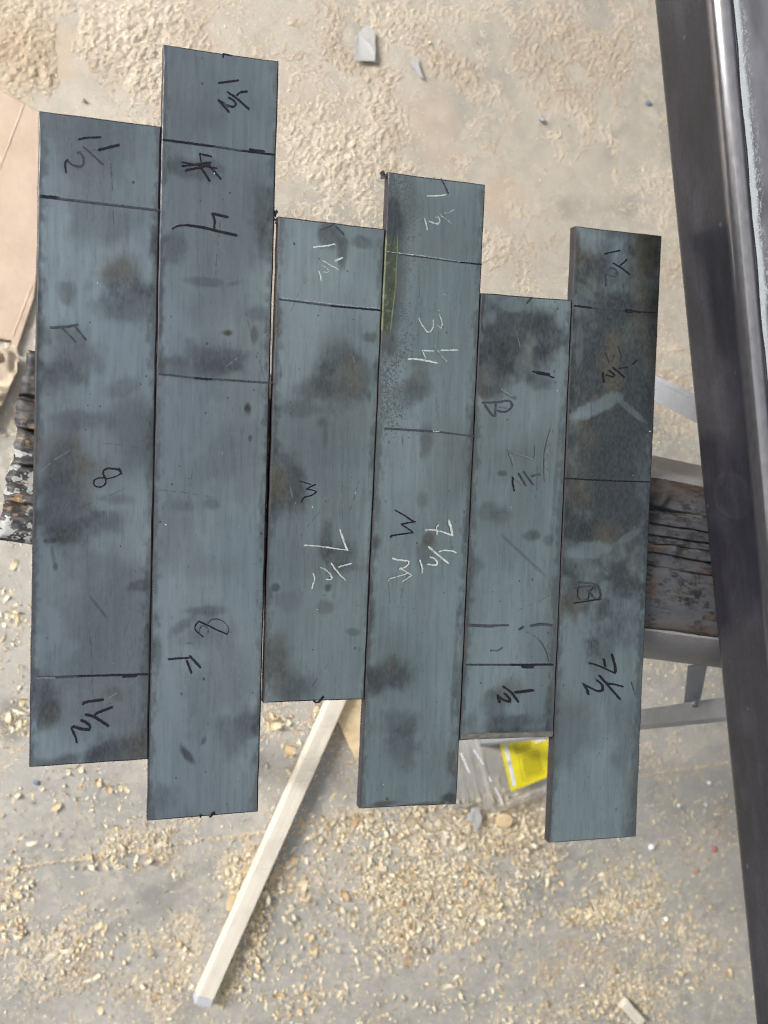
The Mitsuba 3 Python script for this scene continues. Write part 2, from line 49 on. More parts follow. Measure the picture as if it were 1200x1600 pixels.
STAINS_AND_REFLECTION = [[(0.31,2.93,np.float64(0.472),np.float64(0.43),0,0.7), (0.46,2.51,np.float64(0.529),np.float64(0.379),0,0.5), (0.92,3.47,np.float64(0.129),np.float64(0.347),0,0.75), (-0.47,1.48,np.float64(0.531),np.float64(0.482),0,0.5), (-0.62,1.16,np.float64(0.457),np.float64(0.429),0,0.35), (0.36,0.98,np.float64(0.372),np.float64(0.164),20,0.35), (-0.16,0.47,np.float64(0.571),np.float64(0.218),0,0.4), (-0.68,-0.25,np.float64(0.51),np.float64(0.434),0,0.4), (-0.53,-0.9,np.float64(0.463),np.float64(0.766),0,0.62), (-0.16,-1.4,np.float64(0.578),np.float64(0.243),15,0.5), (-0.73,-1.5,np.float64(0.256),np.float64(0.099),0,0.45), (0.15,-0.88,np.float64(0.423),np.float64(0.1),-5,0.35), (-0.9,-4.32,np.float64(0.289),np.float64(0.47),0,0.65), (-0.85,-4.66,np.float64(0.228),np.float64(0.314),0,0.5), (0.37,-5.35,np.float64(0.71),np.float64(0.289),10,0.75), (-0.59,-5.45,np.float64(0.684),np.float64(0.159),8,0.65), (0.87,-3.28,np.float64(0.132),np.float64(0.367),0,0.8), (0.64,-2.42,np.float64(0.271),np.float64(0.102),0,0.5), (0.26,-4.34,np.float64(0.198),np.float64(0.112),-35,0.4), (-0.95,2.09,np.float64(0.08),np.float64(0.633),0,0.35), (-0.52,2.55,np.float64(0.142),np.float64(0.191),0,0.45), (-0.8,-1.61,np.float64(0.133),np.float64(0.044),0,0.7), (-0.75,-1.89,np.float64(0.031),np.float64(0.197),10,0.4), (-0.72,-2.06,np.float64(0.041),np.float64(0.077),0,0.7), (-0.01,-2.79,np.float64(0.032),np.float64(0.265),35,0.5), (-1.03,-0.04,np.float64(0.06),np.float64(4.512),-1,0.55)],[(1.53,4.87,np.float64(0.493),np.float64(0.195),0,0.55), (2.78,4.26,np.float64(0.254),np.float64(0.447),0,0.45), (2.86,3.79,np.float64(0.162),np.float64(0.505),0,0.5), (1.23,3.5,np.float64(0.239),np.float64(0.327),0,0.4), (1.76,2.94,np.float64(0.378),np.float64(0.078),0,0.4), (2.26,2.94,np.float64(0.17),np.float64(0.067),20,0.4), (2.73,2.45,np.float64(0.289),np.float64(0.159),0,0.4), (2.16,2.07,np.float64(0.113),np.float64(0.067),0,0.95), (1.94,1.59,np.float64(0.584),np.float64(0.281),0,0.55), (1.55,1.4,np.float64(0.886),np.float64(0.201),0,0.35), (2.54,0.74,np.float64(0.081),np.float64(0.126),0,0.85), (2.59,0.21,np.float64(0.035),np.float64(0.058),0,0.7), (1.9,-0.98,np.float64(0.159),np.float64(0.092),-10,0.35), (1.38,-1.0,np.float64(0.278),np.float64(0.136),0,0.25), (1.86,-2.91,np.float64(0.399),np.float64(0.093),0,0.4), (1.47,-3.13,np.float64(0.318),np.float64(0.115),35,0.45), (1.58,-3.43,np.float64(0.283),np.float64(0.21),0,0.3), (1.86,-3.26,np.float64(0.48),np.float64(0.445),0,0.3), (1.53,-3.48,np.float64(0.09),np.float64(0.035),10,0.7), (1.5,-5.51,np.float64(0.081),np.float64(0.222),35,0.8), (1.8,-5.3,np.float64(0.058),np.float64(0.094),-30,0.6), (2.4,-5.25,np.float64(0.413),np.float64(0.433),0,0.35), (2.61,-5.03,np.float64(0.237),np.float64(0.386),0,0.4), (1.09,-6.21,np.float64(0.282),np.float64(0.355),0,0.4), (0.96,-3.63,np.float64(0.111),np.float64(0.369),0,0.45), (2.91,-3.01,np.float64(0.059),np.float64(0.536),0,0.45), (2.85,-4.68,np.float64(0.072),np.float64(0.724),0,0.45), (1.08,6.22,np.float64(0.054),np.float64(0.318),0,0.5), (2.92,0.74,np.float64(0.047),np.float64(2.308),-1,0.35), (1.0,2.77,np.float64(0.054),np.float64(1.31),0,0.35), (2.64,2.08,np.float64(0.069),np.float64(0.159),-5,0.55)],[(4.0,3.96,np.float64(0.242),np.float64(0.275),0,0.6), (4.25,3.71,np.float64(0.11),np.float64(0.323),0,0.6), (4.61,3.89,np.float64(0.173),np.float64(0.116),0,0.45), (4.41,1.36,np.float64(0.556),np.float64(0.472),0,0.65), (3.84,1.13,np.float64(0.424),np.float64(0.234),0,0.5), (4.28,1.74,np.float64(0.43),np.float64(0.294),0,0.4), (4.83,2.14,np.float64(0.175),np.float64(0.118),0,0.55), (3.32,-0.65,np.float64(0.418),np.float64(0.471),0,0.7), (3.06,-0.47,np.float64(0.165),np.float64(0.561),0,0.45), (3.63,0.77,np.float64(0.481),np.float64(0.175),0,0.4), (3.9,0.54,np.float64(0.146),np.float64(0.141),0,0.5), (3.98,0.31,np.float64(0.061),np.float64(0.26),0,0.35), (4.04,-1.62,np.float64(0.16),np.float64(0.421),0,0.62), (4.38,-1.91,np.float64(0.312),np.float64(0.303),0,0.5), (4.48,-2.17,np.float64(0.377),np.float64(0.122),0,0.35), (3.08,-2.52,np.float64(0.095),np.float64(0.083),0,0.7), (4.08,-2.54,np.float64(0.074),np.float64(0.073),0,0.7), (4.0,-2.93,np.float64(0.186),np.float64(0.146),0,0.45), (3.1,-3.85,np.float64(0.336),np.float64(0.361),0,0.65), (3.41,-4.38,np.float64(0.463),np.float64(0.316),0,0.55), (3.02,2.41,np.float64(0.14),np.float64(0.285),0,0.45), (5.03,-3.79,np.float64(0.09),np.float64(0.075),0,0.7), (4.6,-3.41,np.float64(0.165),np.float64(0.074),-10,0.45), (3.15,-3.5,np.float64(0.313),np.float64(0.168),0,0.35), (3.27,-2.78,np.float64(0.301),np.float64(0.168),-20,0.25), (3.02,2.35,np.float64(0.07),np.float64(1.369),0,0.35), (4.82,1.05,np.float64(0.063),np.float64(0.167),0,0.5)],[(5.26,4.51,np.float64(0.177),np.float64(0.491),0,0.8), (5.53,4.77,np.float64(0.179),np.float64(0.703),0,0.3), (5.18,2.2,np.float64(0.177),np.float64(0.405),0,0.7), (5.81,1.43,np.float64(0.26),np.float64(0.388),0,0.5), (5.62,1.18,np.float64(0.336),np.float64(0.363),0,0.4), (5.97,0.21,np.float64(0.171),np.float64(0.393),0,0.5), (5.93,-0.93,np.float64(0.158),np.float64(0.186),0,0.35), (5.0,-1.64,np.float64(0.115),np.float64(0.184),0,0.8), (6.06,-1.64,np.float64(0.133),np.float64(0.112),0,0.7), (5.98,-1.89,np.float64(0.238),np.float64(0.25),0,0.35), (5.33,-4.26,np.float64(0.523),np.float64(0.378),0,0.72), (5.04,-4.43,np.float64(0.194),np.float64(0.251),0,0.5), (5.54,-5.25,np.float64(0.477),np.float64(0.331),0,0.45), (5.59,-5.7,np.float64(0.399),np.float64(0.461),0,0.5), (6.69,-6.11,np.float64(0.152),np.float64(0.314),0,0.7), (6.63,-6.85,np.float64(0.194),np.float64(0.118),0,0.8), (5.29,-6.83,np.float64(0.344),np.float64(0.077),0,0.8), (5.82,-6.93,np.float64(0.809),np.float64(0.052),0,0.7), (6.5,-6.94,np.float64(0.083),np.float64(0.066),0,0.7), (5.35,-6.74,np.float64(0.053),np.float64(0.051),0,0.9), (6.9,-0.61,np.float64(0.054),np.float64(1.508),-2,0.35), (4.89,-3.45,np.float64(0.064),np.float64(1.365),-3,0.5), (6.7,-4.43,np.float64(0.055),np.float64(1.808),-2,0.35)],[(7.72,2.42,np.float64(0.944),np.float64(0.684),0,0.75), (7.33,1.83,np.float64(0.466),np.float64(0.745),0,0.65), (8.43,2.46,np.float64(0.54),np.float64(0.566),0,0.65), (7.18,1.24,np.float64(0.273),np.float64(0.149),0,0.65), (8.39,1.47,np.float64(0.313),np.float64(0.178),0,0.5), (8.02,1.93,np.float64(0.562),np.float64(0.377),0,0.5), (7.36,-1.12,np.float64(0.277),np.float64(0.191),0,0.4), (7.64,-1.22,np.float64(0.21),np.float64(0.192),0,0.35), (8.29,-1.6,np.float64(0.201),np.float64(0.117),0,0.6), (8.68,-1.71,np.float64(0.145),np.float64(0.131),0,0.45), (7.9,-4.76,np.float64(0.502),np.float64(0.264),0,0.4), (7.62,-5.01,np.float64(0.37),np.float64(0.396),0,0.5), (7.99,-5.43,np.float64(0.866),np.float64(0.213),0,0.65), (7.86,-5.63,np.float64(1.007),np.float64(0.106),0,0.75), (8.81,-5.09,np.float64(0.074),np.float64(0.808),0,0.55), (7.07,-5.36,np.float64(0.196),np.float64(0.288),0,0.4), (7.61,-0.35,np.float64(0.112),np.float64(0.063),0,0.6), (7.11,-2.2,np.float64(0.241),np.float64(0.238),-40,0.35), (8.16,-2.02,np.float64(0.688),np.float64(0.041),-40,0.4), (6.91,-3.67,np.float64(0.055),np.float64(1.804),-2,0.45), (8.8,-0.6,np.float64(0.044),np.float64(2.079),-2,0.3), (7.05,2.99,np.float64(0.081),np.float64(0.611),0,0.6)],[(10.11,0.73,np.float64(1.967),np.float64(4.863),0,0.86), (9.16,3.77,np.float64(0.203),np.float64(0.883),0,0.25), (10.58,3.76,np.float64(0.686),np.float64(0.905),0,0.35), (9.53,-1.51,np.float64(0.15),np.float64(0.133),0,0.6), (9.52,-3.11,np.float64(0.12),np.float64(0.161),0,0.5), (9.18,-5.72,np.float64(0.12),np.float64(1.021),0,0.6), (9.34,-5.39,np.float64(0.181),np.float64(0.136),0,0.35), (10.91,-6.63,np.float64(0.176),np.float64(0.536),0,0.65), (10.03,-8.04,np.float64(0.564),np.float64(0.169),0,0.6), (10.64,-7.73,np.float64(0.223),np.float64(0.113),0,0.5), (9.84,-4.14,np.float64(0.214),np.float64(0.381),0,0.45), (9.46,-5.4,np.float64(0.379),np.float64(0.164),0,0.25), (9.01,-6.46,np.float64(0.06),np.float64(1.639),-2,0.5), (9.51,0.72,np.float64(0.178),np.float64(0.078),0,0.5)]]  # rightmost bar: the upper right blob paints in the dark reflection of the tube
CLEAN = [[],[],[],[],[(7.71,2.95,np.float64(0.305),np.float64(0.149),0,0.7)],[(9.65,1.03,np.float64(0.7),np.float64(0.173),24,0.85), (9.24,0.86,np.float64(0.35),np.float64(0.091),14,0.6), (10.48,1.01,np.float64(0.527),np.float64(0.069),-34,0.45), (9.65,-1.92,np.float64(0.631),np.float64(0.2),5,0.9), (10.57,-1.63,np.float64(0.391),np.float64(0.098),28,0.7), (9.29,3.34,np.float64(0.367),np.float64(0.105),-30,0.5), (9.23,2.25,np.float64(0.102),np.float64(0.511),0,0.4), (9.18,-3.9,np.float64(0.44),np.float64(0.753),25,0.95), (10.39,-5.61,np.float64(1.723),np.float64(1.597),0,1.0), (10.03,-7.94,np.float64(1.723),np.float64(1.265),0,1.0), (9.9,-6.74,np.float64(1.24),np.float64(1.668),0,1.0)]]
DUST = [(-3.15,18.47,np.float64(1.62),np.float64(1.94),1.0), (-3.16,16.53,np.float64(1.62),np.float64(0.84),0.8), (1.82,18.99,np.float64(2.03),np.float64(1.73),1.0), (1.54,16.64,np.float64(1.45),np.float64(0.87),0.5), (3.58,17.51,np.float64(1.79),np.float64(1.46),0.6), (9.76,16.89,np.float64(0.98),np.float64(0.68),0.8), (8.83,14.92,np.float64(0.8),np.float64(1.07),1.0), (11.43,15.24,np.float64(1.83),np.float64(1.25),1.0), (11.79,13.4,np.float64(1.34),np.float64(0.79),0.7), (10.46,14.19,np.float64(1.65),np.float64(0.93),0.7), (13.72,18.06,np.float64(0.86),np.float64(0.94),0.7), (13.75,16.8,np.float64(0.86),np.float64(0.95),0.8), (14.46,15.62,np.float64(0.42),np.float64(0.96),0.5), (10.36,20.04,np.float64(3.27),np.float64(1.83),0.35), (17.15,20.15,np.float64(1.43),np.float64(0.48),0.8), (18.26,19.02,np.float64(1.09),np.float64(1.29),0.7), (12.29,21.89,np.float64(2.02),np.float64(0.92),0.3), (26.56,21.56,np.float64(1.21),np.float64(0.75),0.8), (24.53,22.6,np.float64(1.57),np.float64(0.83),0.4), (21.89,21.19,np.float64(1.52),np.float64(1.32),0.4), (24.68,18.92,np.float64(2.37),np.float64(1.01),0.6), (26.32,17.77,np.float64(2.02),np.float64(1.03),0.7), (24.78,16.55,np.float64(1.19),np.float64(0.85),0.6), (30.12,15.79,np.float64(1.48),np.float64(1.23),0.6), (27.22,15.8,np.float64(0.49),np.float64(1.73),0.5), (30.67,13.35,np.float64(1.07),np.float64(2.14),0.6), (22.18,13.2,np.float64(2.3),np.float64(0.68),0.35), (21.12,10.73,np.float64(1.52),np.float64(1.35),0.3), (31.59,3.62,np.float64(1.3),np.float64(1.47),0.6), (31.7,1.4,np.float64(1.75),np.float64(1.11),0.4), (28.07,23.85,np.float64(1.23),np.float64(1.02),0.4), (16.4,21.94,np.float64(1.77),np.float64(1.27),0.4), (15.24,12.49,np.float64(7.03),np.float64(1.29),0.1), (31.32,-17.58,np.float64(2.68),np.float64(1.56),0.5), (33.19,-19.12,np.float64(1.83),np.float64(0.32),0.4), (29.04,-25.13,np.float64(1.77),np.float64(1.18),0.6), (32.19,-26.34,np.float64(1.38),np.float64(1.21),0.6), (27.39,-26.85,np.float64(2.17),np.float64(0.71),0.8), (30.94,-28.16,np.float64(2.27),np.float64(1.0),0.6), (18.32,-21.15,np.float64(5.76),np.float64(1.82),0.75), (22.22,-21.23,np.float64(2.42),np.float64(1.49),0.7), (18.03,-24.4,np.float64(4.24),np.float64(1.65),0.75), (15.44,-25.84,np.float64(2.24),np.float64(1.81),0.6), (21.6,-26.76,np.float64(2.43),np.float64(1.51),0.6), (26.64,-29.46,np.float64(3.46),np.float64(1.57),0.5), (30.24,-32.44,np.float64(2.73),np.float64(2.02),0.7), (25.9,-32.07,np.float64(3.45),np.float64(1.18),0.55), (7.68,-21.95,np.float64(1.17),np.float64(2.05),0.8), (6.04,-21.06,np.float64(1.31),np.float64(0.67),0.4), (1.33,-19.5,np.float64(1.52),np.float64(0.81),0.6), (2.86,-20.01,np.float64(1.56),np.float64(0.46),0.6), (0.13,-19.68,np.float64(0.36),np.float64(0.8),0.6), (1.94,-18.92,np.float64(1.84),np.float64(0.81),0.4), (-0.76,-22.78,np.float64(1.49),np.float64(1.29),0.5), (-1.94,-25.5,np.float64(2.36),np.float64(1.93),0.7), (1.35,-27.03,np.float64(1.55),np.float64(0.99),0.45), (3.83,-25.11,np.float64(1.6),np.float64(2.01),0.5), (5.77,-27.46,np.float64(0.99),np.float64(0.86),0.7), (7.55,-25.01,np.float64(0.4),np.float64(2.06),1.0), (8.38,-24.1,np.float64(0.68),np.float64(1.03),0.5), (-3.78,-20.77,np.float64(0.57),np.float64(1.57),0.5), (-3.65,-22.67,np.float64(0.72),np.float64(0.95),0.7), (9.36,-21.82,np.float64(1.03),np.float64(1.03),0.5), (11.16,-26.96,np.float64(2.13),np.float64(2.13),0.3), (10.5,-29.33,np.float64(2.12),np.float64(1.07),0.5), (-3.67,-26.48,np.float64(1.73),np.float64(1.28),0.5), (-0.46,-24.11,np.float64(3.61),np.float64(0.97),0.3), (-3.87,-12.71,np.float64(0.56),np.float64(0.92),0.5), (13.13,-19.5,np.float64(2.15),np.float64(0.53),0.6), (-3.71,-8.46,np.float64(0.55),np.float64(1.81),0.35), (9.58,-14.02,np.float64(1.35),np.float64(1.01),0.2), (36.14,-30.99,np.float64(1.45),np.float64(2.5),0.35), (34.61,-28.71,np.float64(1.19),np.float64(2.47),0.4), (35.28,-23.93,np.float64(1.89),np.float64(1.63),0.3), (-1.05,15.98,np.float64(0.89),np.float64(1.42),-1.6), (0.12,15.86,np.float64(1.7),np.float64(0.72),-1.2), (-1.26,18.5,np.float64(0.31),np.float64(1.41),-1.2), (16.88,17.21,np.float64(1.07),np.float64(2.25),-0.9), (20.37,21.94,np.float64(1.31),np.float64(0.91),-0.6), (25.64,14.76,np.float64(1.6),np.float64(0.69),-0.5), (9.02,13.09,np.float64(0.65),np.float64(0.93),-0.5), (27.51,18.44,np.float64(0.57),np.float64(0.69),-0.8), (20.86,18.4,np.float64(0.75),np.float64(0.99),-0.4), (20.26,14.0,np.float64(1.5),np.float64(1.33),-0.4), (2.87,-22.31,np.float64(1.88),np.float64(0.4),-0.6), (1.34,-22.75,np.float64(2.15),np.float64(0.33),-0.5), (-1.93,-21.65,np.float64(1.46),np.float64(1.27),-0.4), (10.43,-24.74,np.float64(1.05),np.float64(2.1),-0.4), (23.11,-23.96,np.float64(1.64),np.float64(0.95),-0.5), (14.63,-22.5,np.float64(1.1),np.float64(0.72),-0.4), (26.47,-25.17,np.float64(1.07),np.float64(1.94),-0.4), (29.77,-22.09,np.float64(1.77),np.float64(1.57),-0.4), (34.18,-20.6,np.float64(1.86),np.float64(1.6),-0.3), (35.51,-28.02,np.float64(1.44),np.float64(1.24),-0.5), (9.95,-16.42,np.float64(2.05),np.float64(1.36),-0.3), (16.66,-30.06,np.float64(1.92),np.float64(1.48),-0.3), (-2.78,-18.07,np.float64(1.15),np.float64(0.63),-0.3)]
CHIPS = [(8.58,-14.11,np.float64(0.67),np.float64(0.67),12), (9.43,-15.35,np.float64(0.68),np.float64(0.51),6), (10.76,-13.77,np.float64(0.41),np.float64(0.68),5), (18.31,-20.79,np.float64(4.99),np.float64(1.64),260), (21.8,-20.81,np.float64(2.81),np.float64(1.49),120), (18.38,-23.35,np.float64(3.86),np.float64(1.47),170), (15.02,-23.62,np.float64(2.22),np.float64(1.44),90), (20.77,-25.52,np.float64(2.8),np.float64(1.5),110), (16.2,-26.32,np.float64(3.03),np.float64(1.46),120), (24.32,-23.36,np.float64(1.25),np.float64(1.52),40), (27.81,-26.71,np.float64(2.18),np.float64(0.79),90), (30.84,-26.16,np.float64(1.81),np.float64(1.2),50), (29.04,-25.13,np.float64(2.65),np.float64(2.36),60), (33.21,-28.5,np.float64(2.33),np.float64(2.44),50), (35.19,-30.84,np.float64(1.92),np.float64(2.49),40), (30.69,-32.52,np.float64(3.2),np.float64(1.62),90), (25.91,-32.46,np.float64(3.89),np.float64(1.18),70), (7.71,-24.34,np.float64(0.67),np.float64(2.4),90), (6.74,-26.59,np.float64(0.67),np.float64(1.37),40), (6.1,-27.86,np.float64(1.0),np.float64(0.69),30), (9.36,-21.82,np.float64(1.37),np.float64(1.38),40), (10.44,-25.45,np.float64(1.75),np.float64(2.11),50), (10.5,-28.97,np.float64(2.12),np.float64(1.06),40), (7.02,-21.52,np.float64(0.99),np.float64(1.36),50), (1.33,-19.82,np.float64(1.83),np.float64(0.97),30), (-3.64,-20.79,np.float64(0.71),np.float64(1.57),20), (-3.94,-22.95,np.float64(0.86),np.float64(0.95),20), (-1.06,-24.35,np.float64(1.79),np.float64(1.62),25), (2.89,-26.3,np.float64(2.22),np.float64(2.01),30), (13.14,-19.85,np.float64(2.15),np.float64(0.53),40), (-3.84,-7.86,np.float64(0.55),np.float64(2.11),10), (-3.6,-12.73,np.float64(0.42),np.float64(0.92),8), (18.57,-30.02,np.float64(4.72),np.float64(1.5),50), (-0.75,-17.02,np.float64(2.94),np.float64(1.27),20), (34.24,-21.81,np.float64(1.86),np.float64(2.41),20), (10.34,-19.19,np.float64(2.07),np.float64(2.07),12)]
# ---------------------------------------------------------------- helpers
def add(key, mesh, bsdf, label=None, cat=None, group=None, kind=None, smooth=False, color=None):
    base, i = key, 0
    while key in scene:
        i += 1
        key = f'{base}_{i:03d}'
    scene[key] = mikit.ply(mesh, bsdf, smooth=smooth, color=color)
    d = {k: v for k, v in (('label', label), ('category', cat), ('group', group), ('kind', kind)) if v}
    if d:
        labels[key] = d
    return key


def name_thing(key, label, cat, group=None):
    base, i = key, 0
    while key in labels:
        i += 1
        key = f'{base}_{i:03d}'
    labels[key] = {'label': label, 'category': cat}
    if group:
        labels[key]['group'] = group
    return key


def rgb(*c):
    return {'type': 'rgb', 'value': list(c)}


def mat(key, d):
    scene[key] = {'type': 'twosided', 'bsdf': d}


def M_(v, f):
    return trimesh.Trimesh(np.asarray(v, float), np.asarray(f, int), process=False)


def cat_mesh(ms):
    return trimesh.util.concatenate(ms)


def dense(poly, step):
    """a closed outline resampled to about step"""
    poly = np.asarray(poly, float)
    out = []
    for a, b in zip(poly, np.roll(poly, -1, 0)):
        k = max(1, int(np.linalg.norm(b - a) / step))
        out += [a + (b - a) * i / k for i in range(k)]
    return np.array(out)


def slab(poly, z0, z1, bevel=.02, step=.25, jitter=0.0, tilt=None):
    """plate with bevelled edges from a plan outline (inches, counterclockwise or not)"""
    P = Polygon(poly)
    pts = np.array(P.exterior.coords[:-1])
    if not P.exterior.is_ccw:
        pts = pts[::-1]
    pts = dense(pts, step)
    if jitter:
        pts = pts + rng.normal(0, jitter, pts.shape)
    prv, nxt = np.roll(pts, 1, 0), np.roll(pts, -1, 0)
    t = nxt - prv
    t /= np.linalg.norm(t, axis=1, keepdims=True)
    inw = np.stack([-t[:, 1], t[:, 0]], 1)
    n = len(pts)
    rings = [(pts + inw * bevel, z0), (pts, z0 + bevel), (pts, z1 - bevel), (pts + inw * bevel * .4, z1 - bevel * .3), (pts + inw * bevel, z1)]
    V = np.concatenate([np.column_stack([p, np.full(n, z)]) for p, z in rings])
    F = []
    i = np.arange(n)
    j = (i + 1) % n
    for r in range(len(rings) - 1):
        a, b = r * n, (r + 1) * n
        F += [np.column_stack([a + i, a + j, b + j]), np.column_stack([a + i, b + j, b + i])]
    import mapbox_earcut as ec
    def cap(p):
        return ec.triangulate_float64(np.ascontiguousarray(p), np.array([len(p)], np.uint32)).reshape(-1, 3).astype(int)
    c0, c1 = cap(rings[0][0]), cap(rings[-1][0])
    def orient(c, p, up):
        a, b, d = p[c[:, 0]], p[c[:, 1]], p[c[:, 2]]
        s = (b[:, 0] - a[:, 0]) * (d[:, 1] - a[:, 1]) - (b[:, 1] - a[:, 1]) * (d[:, 0] - a[:, 0])
        flip = (s < 0) == up
        c = c.copy()
        c[flip] = c[flip][:, ::-1]
        return c
    F += [orient(c0, rings[0][0], False), orient(c1, rings[-1][0], True) + 4 * n]
    if tilt is not None:
        V[:, 2] += tilt(V[:, 0], V[:, 1])
    return M_(W(V[:, 0], V[:, 1], V[:, 2]), np.concatenate(F))


def beam_mesh(a, b, w, t, upv=(0, 0, 1), bevel=.03):
    """straight board or strap from a to b (inches), w wide, t thick, bevelled"""
    a, b, upv = np.array(a, float), np.array(b, float), np.array(upv, float)
    d = b - a
    L = np.linalg.norm(d)
    d /= L
    s = np.cross(d, upv)
    s /= np.linalg.norm(s)
    u = np.cross(s, d)
    k = bevel
    prof = np.array([(-w / 2 + k, -t / 2), (w / 2 - k, -t / 2), (w / 2, -t / 2 + k), (w / 2, t / 2 - k), (w / 2 - k, t / 2), (-w / 2 + k, t / 2), (-w / 2, t / 2 - k), (-w / 2, -t / 2 + k)])
    n = 8
    V = np.concatenate([a + d * q + prof[:, :1] * s + prof[:, 1:] * u for q in np.linspace(0, L, 9)])
    F = []
    i = np.arange(n)
    j = (i + 1) % n
    for r in range(8):
        F += [np.column_stack([r * n + i, r * n + j, r * n + n + j]), np.column_stack([r * n + i, r * n + n + j, r * n + n + i])]
    F += [np.array([[0, k + 1, k] for k in range(1, n - 1)]), np.array([[0, k, k + 1] for k in range(1, n - 1)]) + 8 * n]
    F = np.concatenate(F)
    m = M_(W(V[:, 0], V[:, 1], V[:, 2]), F)
    if m.volume < 0:
        m.invert()
    return m


def pick(x, n, lo, hi):
    return lo + (hi - lo) * x


# ---------------------------------------------------------------- materials
def spots(x, y, blobs, edge, soft0=1.2, soft1=.55):
    keep = mi.Float(1)
    for cx, cy, rx, ry, a, s in blobs:
        c, q = math.cos(math.radians(a)), math.sin(math.radians(a))
        u, v = ((x - cx) * c + (y - cy) * q) / rx, ((y - cy) * c - (x - cx) * q) / ry
        keep = keep * (1 - s * smoothstep(soft0, soft1, dr.sqrt(u * u + v * v) + edge))
    return 1 - keep


def steel_colour(p, n, uv):
    x, y = p.x / IN, p.y / IN
    s = fbm(x * 16, y * .9, 3.0, 3)
    c = fbm(x * .7, y * .5, 8.0, 2)
    g = noise(x * 55, y * 55)
    return mix(mix((.155, .190, .222), (.162, .204, .216), smoothstep(1, 5, x)), mix((.208, .246, .272), (.214, .258, .264), smoothstep(1, 5, x)), c) * (0.82 + .22 * s + .06 * g) * (.90 + .2 * smoothstep(.3, .7, fbm(x * .55 + 7, y * .33, 33.0, 3)))


def steel_rough(p, n, uv):
    x, y = p.x / IN, p.y / IN
    return .18 + .10 * fbm(x * 2.2, y * 1.3, 4.0, 3)


def stain_colour(p, n, uv):
    x, y = p.x / IN, p.y / IN
    return mix((.044, .049, .053), (.088, .078, .062), smoothstep(.44, .84, fbm(x * 1.6, y * 1.3, 1.0, 4))) * (.86 + .28 * noise(x * 45, y * 30))


scene['steel_clean'] = {'type': 'principled', 'base_color': mikit.proc(steel_colour), 'roughness': mikit.proc(steel_rough), 'metallic': .95, 'specular': .5}
scene['steel_stain'] = {'type': 'principled', 'base_color': mikit.proc(stain_colour), 'roughness': .26, 'metallic': .9, 'specular': .35}
ref = lambda k: {'type': 'ref', 'id': k}


HAZE = (.42, .26, .22, .18, .20, .34)
def make_bar_weight(i):
    blobs, clean, q = STAINS_AND_REFLECTION[i], CLEAN[i], np.array(BARS[i])
    ax = (q[1] - q[0]) / np.linalg.norm(q[1] - q[0])
    dl = (q[3] - q[0]) / np.linalg.norm(q[3] - q[0])
    nrm = np.array([-dl[1], dl[0]])
    if nrm @ ax < 0:
        nrm = -nrm
    wid = float(nrm @ (q[1] - q[0]))
    g_ = np.random.default_rng(100 + i)
    scr = []
    for _ in range(9):
        s, t = g_.uniform(.1, .9), g_.uniform(.03, .97)
        pt = q[0] * (1 - s) * (1 - t) + q[1] * s * (1 - t) + q[3] * (1 - s) * t + q[2] * s * t
        an = g_.choice([g_.normal(1.6, .15), g_.uniform(0, 3.14)])
        scr.append((float(pt[0]), float(pt[1]), math.cos(an), math.sin(an), float(g_.uniform(.15, .8)), float(g_.choice([.55, .4, -.8]))))
    def f(p, n, uv):
        x, y = p.x / IN, p.y / IN
        big = fbm(x * 2.6, y * 2.6, 10.0 * i, 3) - .5
        fine = fbm(x * 15, y * 8, 10.0 * i + 5, 2) - .5
        m = spots(x, y, blobs, big * 1.15 + fine * .28, 1.28, .40)
        if clean:
            m = m * (1 - spots(x, y, clean, big * .5 + fine * .35, 1.1, .7))
        u = (x - float(q[0][0])) * float(nrm[0]) + (y - float(q[0][1])) * float(nrm[1])
        e = dr.minimum(u, wid - u)
        m = m + .5 * smoothstep(.16, .0, e + fine * .2 + big * .16) * (1 - m)
        # faint hazy handling marks and pits
        m = m + HAZE[i] * smoothstep(.40, .68, fbm(x * .9 + .5 * big, y * .7, 40.0 + i, 3)) * (1 - m)
        d1, d2, r = voronoi(x * 6 + 3 * i, y * 5)
        pit = (r - .90) * 10
        m = dr.maximum(m, (.4 + .5 * pit) * smoothstep(.13 * pit + .03, .02, d1 + fine * .22) * dr.select(r > .90, 1.0, 0.0))
        m = m + .16 * smoothstep(.50, .80, fbm(x * 30, y * 3.6 + 2 * big, 60.0 + i, 3)) * (1 - m)
        for x0, y0, c_, s_, hl, st in scr:
            a_, b_ = (x - x0) * c_ + (y - y0) * s_, (y - y0) * c_ - (x - x0) * s_
            ln = smoothstep(.016, .004, dr.abs(b_ + .05 * (noise(a_ * 3, x0) - .5))) * smoothstep(hl, hl * .6, dr.abs(a_)) * smoothstep(.3, .6, noise(a_ * 14, y0 * 3))
            m = dr.select(st > 0, m + (1 - m) * st * ln, m * (1 + st * ln))
        if i == 3:
            near = smoothstep(.95, .15, u + big * .5) * smoothstep(5.0, 4.0, y) * smoothstep(-.3, 1.0, y) + smoothstep(.9, .2, u) * .8 * smoothstep(4.0, 4.6, y)
            sp = .6 * noise(x * 58, y * 58, 3.0) + .4 * noise(x * 29, y * 29, 8.0)
            m = dr.maximum(m, .62 * smoothstep(.74, 1.0, sp + .40 * near))
            m = dr.maximum(m, .85 * smoothstep(.62, .12, u + .3 * big) * smoothstep(1.6, 2.6, y) * smoothstep(5.1, 4.5, y + .3 * big))
        return dr.clip(m * (.88 + .22 * noise(x * 34, y * 16)), 0, 1)
    return f


